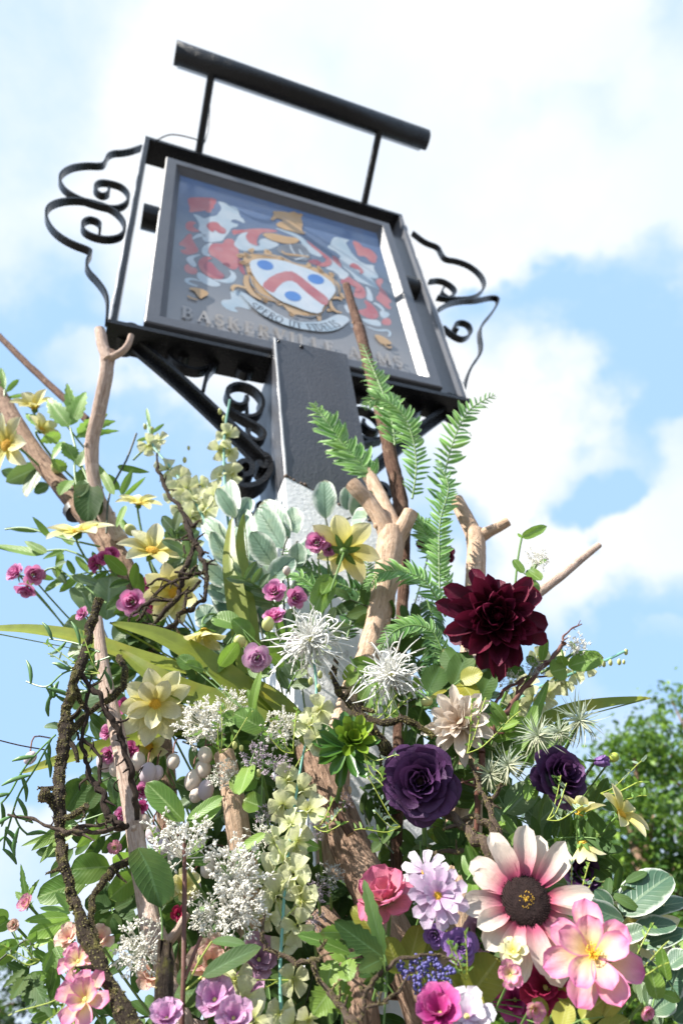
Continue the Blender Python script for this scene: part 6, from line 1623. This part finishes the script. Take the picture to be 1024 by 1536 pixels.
# ------------------------------------------------------------------ willowy sprigs
def willow(label, stems, L, n, D):
    x, y = stems[0][0]
    r = thing('willowy_sprig', label, 'foliage', P(x, y, D))
    for s in stems:
        m = MB(); q = [P(*p, D + .006 * i) for i, p in enumerate(s)]; m.tube(q, SP(x, y, D, 1.5), 5, 6); m.build('stem', M['willow'], r)
        pts = [m.v[i] for i in range(0, len(m.v) - 12, 6)]
        for i in range(n):
            t = (i + .6) / n; k_ = min(int(t * (len(pts) - 1)), len(pts) - 2); p = pts[k_]; tg = (pts[k_ + 1] - pts[k_]).normalized()
            sd = tg.cross(NV(p)).normalized() * (1 if i % 2 else -1)
            l = px(L, p) * U3(.7, 1.15); d = (sd * .8 + tg * .6).normalized()
            dn = -U * l * U3(-.1, .35)
            w_ = SP(x, y, D, 3.1)
            m2 = MB(); m2.tube([p, p + d * l * .35 + dn * .1, p + d * l * .7 + dn * .1 + tg * l * .08, p + d * l * .95 + tg * l * .3], [w_ * .4, w_, w_ * 1.05, w_ * .3], 6, 4); m2.build('leaf', M['willow'], r)


willow('fleshy willowy sprig looping below the strap leaf over the sky', [[(165, 985), (130, 998), (95, 1010), (70, 1030), (40, 1022)], [(70, 1030), (78, 1045), (86, 1042)], [(150, 978), (115, 965), (75, 958)]], 34, 4, .72)
willow('fleshy willowy sprig trailing down past the picture edge', [[(84, 1102), (60, 1125), (35, 1155), (15, 1190), (2, 1205)], [(78, 1108), (55, 1150), (30, 1190), (18, 1225), (8, 1258)]], 36, 5, .70)
willow('willowy leaf fan at the picture edge low on the sky', [[(10, 1240), (8, 1255), (6, 1275)], [(20, 1218), (30, 1240), (42, 1252)]], 30, 3, .70)
willow('willowy leaves beside the mossy branch', [[(140, 1040), (120, 1020), (112, 1000)], [(160, 1000), (150, 1020), (132, 1030)]], 30, 3, .735)
m = MB(); m.tube([P(-10, 1108, .75), P(30, 1118, .75), P(70, 1125, .76)], SP(30, 1118, .75, 1), 5, 3); tag(m.build('bare_twig', M['twig']), 'hair thin dark twig crossing the cloud by the willowy sprig', 'twig')


# ------------------------------------------------------------------ leafy filler between the branches
def sprig(label, x, y, D, ang, Ls, n, leafpx, wr, mat, group=None, smat='stem', a=.6, b=.6):
    p0 = P(x, y, D); rt = NV(p0, math.cos(ang), math.sin(ang), U3(0, .5))
    Lm = px(Ls, p0); r = thing('leafy_sprig', label, 'foliage', p0, group)
    bend = NV(p0, U3(-.3, .3), U3(-.4, .2), U3(-.2, .2))
    Qp = [p0 + rt * Lm * t + bend * Lm * t * t * .5 for t in (0, .35, .7, 1)]
    m = MB(); m.tube(Qp, [px(1.6, p0), px(1.4, p0), px(1.1, p0), px(.6, p0)], 5, 3); m.build('stem', M[smat], r)
    for i in range(n):
        t = (i + .8) / n; k_ = min(int(t * 3), 2); f = t * 3 - k_
        p = Qp[k_].lerp(Qp[min(k_ + 1, 3)], min(f, 1)); nn = NV(p, U3(-.6, .5), U3(-.2, .8), .8)
        s = rt.cross(nn).normalized() * (1 if i % 2 else -1)
        d = s * .8 + rt * .55 + nn * U3(-.2, .3)
        if i == n - 1: d = rt
        l = px(leafpx, p) * U3(.75, 1.2)
        m = MB(); m.blade(p, d, nn, l, l * wr, a=a, b=b, curl=U3(-.7, .2), fold=.2, ruf=.06, rf=2, nu=4, nv=8, w0=.05); m.build('leaf', M[mat], r)


random.seed(77)
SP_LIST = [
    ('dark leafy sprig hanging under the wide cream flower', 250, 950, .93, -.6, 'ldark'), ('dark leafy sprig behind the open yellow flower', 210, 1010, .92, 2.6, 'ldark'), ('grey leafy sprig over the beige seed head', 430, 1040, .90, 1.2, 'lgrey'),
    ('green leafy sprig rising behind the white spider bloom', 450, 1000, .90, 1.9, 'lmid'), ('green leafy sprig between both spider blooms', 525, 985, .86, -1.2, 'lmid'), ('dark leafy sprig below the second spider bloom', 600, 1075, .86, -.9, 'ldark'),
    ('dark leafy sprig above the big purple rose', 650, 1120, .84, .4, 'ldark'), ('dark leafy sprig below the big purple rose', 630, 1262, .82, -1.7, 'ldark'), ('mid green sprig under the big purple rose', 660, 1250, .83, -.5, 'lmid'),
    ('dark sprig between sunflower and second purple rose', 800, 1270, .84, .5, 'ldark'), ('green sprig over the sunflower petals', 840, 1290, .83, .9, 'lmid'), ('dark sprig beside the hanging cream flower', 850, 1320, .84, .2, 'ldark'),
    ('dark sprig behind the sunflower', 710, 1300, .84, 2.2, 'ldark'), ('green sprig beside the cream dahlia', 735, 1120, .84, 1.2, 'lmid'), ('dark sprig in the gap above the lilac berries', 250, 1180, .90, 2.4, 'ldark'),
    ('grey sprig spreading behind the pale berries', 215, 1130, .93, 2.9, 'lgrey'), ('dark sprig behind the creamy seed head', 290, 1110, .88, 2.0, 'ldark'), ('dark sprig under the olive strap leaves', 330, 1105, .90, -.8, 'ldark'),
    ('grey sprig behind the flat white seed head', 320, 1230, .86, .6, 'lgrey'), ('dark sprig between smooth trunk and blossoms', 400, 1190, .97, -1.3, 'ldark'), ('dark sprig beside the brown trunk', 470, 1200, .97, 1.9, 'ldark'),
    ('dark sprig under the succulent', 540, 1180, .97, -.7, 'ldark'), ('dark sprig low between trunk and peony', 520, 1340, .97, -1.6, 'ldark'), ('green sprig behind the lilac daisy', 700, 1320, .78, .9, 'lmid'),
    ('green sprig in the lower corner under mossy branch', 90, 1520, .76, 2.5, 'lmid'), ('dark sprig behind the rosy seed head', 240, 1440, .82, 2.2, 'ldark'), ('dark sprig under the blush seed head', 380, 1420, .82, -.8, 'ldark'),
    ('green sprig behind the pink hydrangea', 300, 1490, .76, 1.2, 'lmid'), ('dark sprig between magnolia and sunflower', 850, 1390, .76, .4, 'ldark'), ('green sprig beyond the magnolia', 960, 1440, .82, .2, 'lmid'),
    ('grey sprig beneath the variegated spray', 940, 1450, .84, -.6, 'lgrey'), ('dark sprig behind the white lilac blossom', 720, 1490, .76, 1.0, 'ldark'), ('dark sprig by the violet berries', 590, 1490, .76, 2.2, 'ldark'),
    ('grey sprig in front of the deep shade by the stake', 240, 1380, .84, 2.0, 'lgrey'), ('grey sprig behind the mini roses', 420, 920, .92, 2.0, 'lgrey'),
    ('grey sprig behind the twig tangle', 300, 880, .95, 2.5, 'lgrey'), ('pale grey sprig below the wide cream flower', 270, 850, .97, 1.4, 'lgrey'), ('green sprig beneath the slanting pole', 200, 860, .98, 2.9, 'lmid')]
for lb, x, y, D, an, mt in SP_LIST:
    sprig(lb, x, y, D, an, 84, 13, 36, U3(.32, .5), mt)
AREA = lambda y: (330, 620) if y < 900 else (240, 680) if y < 1000 else (210, 720) if y < 1100 else (215, 800) if y < 1250 else (255, 880) if y < 1400 else (225, 1010)
HOLES = [(525, 1250, 44), (350, 1230, 34), (500, 1190, 30), (470, 1010, 26), (455, 770, 60), (560, 1200, 34), (588, 1290, 30), (545, 1120, 22), (520, 900, 40), (640, 760, 80), (640, 860, 50)]
cnt = 0
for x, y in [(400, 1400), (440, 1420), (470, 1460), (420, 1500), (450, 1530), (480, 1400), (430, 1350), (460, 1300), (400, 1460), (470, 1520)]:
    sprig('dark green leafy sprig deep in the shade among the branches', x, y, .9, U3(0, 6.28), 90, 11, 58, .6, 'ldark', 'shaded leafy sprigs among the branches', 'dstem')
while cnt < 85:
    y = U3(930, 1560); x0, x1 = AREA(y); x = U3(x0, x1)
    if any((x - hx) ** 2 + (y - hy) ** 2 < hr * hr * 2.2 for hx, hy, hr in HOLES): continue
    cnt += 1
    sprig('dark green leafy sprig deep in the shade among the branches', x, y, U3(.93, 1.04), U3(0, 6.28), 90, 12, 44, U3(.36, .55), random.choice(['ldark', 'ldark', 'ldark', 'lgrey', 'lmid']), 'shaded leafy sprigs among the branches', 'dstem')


for i, (x, y, D, an, ln, lb) in enumerate([(150, 1010, .72, 2.6, 80, 'by the cut mossy top'), (60, 1440, .70, 2.8, 70, 'by the faded pink flower'), (110, 1480, .68, -2.2, 90, 'under the peach petals'), (330, 1130, .76, 1.4, 60, 'over the lilac grey seed spray'), (470, 1240, .76, .3, 50, 'by the trunk peg'), (545, 1130, .76, -.8, 70, 'along the white post gap'), (600, 1240, .77, 2.7, 70, 'under the big purple rose'), (700, 1130, .77, 1.1, 80, 'between cream dahlia and air plants'), (820, 1230, .77, .7, 80, 'below the second purple rose'), (900, 1190, .79, .2, 70, 'over the lemon star flower'), (930, 1470, .68, .6, 90, 'beside the magnolia'), (700, 1470, .67, 1.9, 60, 'above the white lilac blossom'), (440, 1130, .77, 2.2, 70, 'over the beige seed head'), (250, 1300, .72, 2.3, 60, 'across the flat white seed head'), (560, 1080, .8, .9, 60, 'under the second spider bloom'), (860, 1360, .70, 1.2, 70, 'behind the sunflower rim')]):
    r = thing('wispy_spray', 'thin wispy budded spray ' + lb, 'foliage', P(x, y, D))
    for q in range(3):
        a2 = an + (q - 1) * .45 + U3(-.15, .15); l2 = ln * U3(.7, 1.15); bx, by = U3(-12, 12), U3(-12, 12)
        pp = [P(x + math.cos(a2) * l2 * t + bx * t * t, y - math.sin(a2) * l2 * t + by * t * t + 6 * math.sin(t * 5), D - .01 * t) for t in (0, .3, .6, .85, 1)]
        m = MB(); m.tube(pp, SP(x, y, D, .8), 5, 4); m.build('stem', M['stemy'], r)
        m = MB(); nn = NV(pp[2])
        for t in range(9):
            k_ = min(1 + t // 3, 3); p = pp[k_].lerp(pp[k_ + 1], (t % 3) / 3) if k_ < 4 else pp[4]
            dd = V((U3(-1, 1), U3(-1, 1), U3(-.3, 1)))
            m.blade(p, dd, nn, SP(x, y, D, U3(7, 14)), SP(x, y, D, U3(2.5, 4.5)), a=.5, b=.7, curl=U3(-.6, .3), nu=2, nv=5)
        m.build('leaflets', M[random.choice(['lbright', 'lmid', 'lvar'])], r)


# ------------------------------------------------------------------ trees far behind
def tree(label, x, y, D, rx, rz, ztop, n, leaf, mats, seed, clumps=60):
    random.seed(seed)
    c = P(x, y, D); base = V((c.x, c.y, 0))
    r = thing('tree', label, 'tree', base)
    m = MB(); m.tube([base, base + V((.05, 0, c.z * .5)), V((c.x - .05, c.y, c.z)), V((c.x, c.y, c.z + rz * .6))], [.17, .14, .10, .03], 10, 4, .15, freq=3)
    ends = []
    cl = []
    for i in range(clumps):
        while True:
            q = V((U3(-1, 1), U3(-1, 1), U3(-1, 1)))
            if .25 < q.length < 1: break
        p = c + V((q.x * rx, q.y * rx * .8, q.z * rz)); cl.append(p)
    for p in cl[:26]:
        o = V((c.x, c.y, U3(c.z - rz * .6, c.z + rz * .3)))
        m.tube([o, o.lerp(p, .5) + V((0, 0, .1)), p], [.05, .03, .008], 6, 3, .1)
    m.build('trunk', M['brown'], r)
    for mi, mt in enumerate(mats):
        m = MB()
        for i in range(n // len(mats)):
            p0 = random.choice(cl); s = rx * .10
            p = p0 + V((random.gauss(0, s), random.gauss(0, s), random.gauss(0, s * .8)))
            d = V((U3(-1, 1), U3(-1, 1), U3(-.8, .5))); l = leaf * U3(.6, 1.3)
            m.blade(p, d, V((U3(-.6, .6), U3(-.6, .6), 1)), l, l * .55, a=.6, b=.6, curl=-.4, fold=.2, nu=2, nv=3)
        m.build('crown', mt, r)


TL1 = leaf_mat('tree_leaf_light', (.11, .22, .025), (.20, .33, .05), side=False, trans=.35)
TL2 = leaf_mat('tree_leaf_dark', (.02, .065, .014), (.045, .12, .022), side=False, trans=.25)
tree('leafy green tree filling the background beyond the flowers', 1000, 1390, 7.0, 1.35, 1.6, 0, 20000, .075, (TL1, TL2, TL2), 4, 170)
tree('taller green tree standing behind at the picture edge', 1140, 1330, 9.5, 1.7, 2.4, 0, 9000, .10, (TL1, TL2), 9, 110)
tree('low green tree just behind the purple rosebud', 860, 1470, 8.0, 1.2, 1.3, 0, 8000, .085, (TL1, TL2), 12, 90)
tree('distant dark conifer like tree in the low sky corner', -25, 1560, 15.0, 1.0, 1.2, 0, 5000, .10, (TL2, leaf_mat('far_tree_leaf', (.02, .05, .03), (.04, .08, .045), side=False, trans=.15)), 5, 60)
for o in list(bpy.data.objects):
    if o.type == 'MESH' and not o.get('category') and o.parent is None and not o.get('kind'): print('TOP UNTAGGED', o.name)
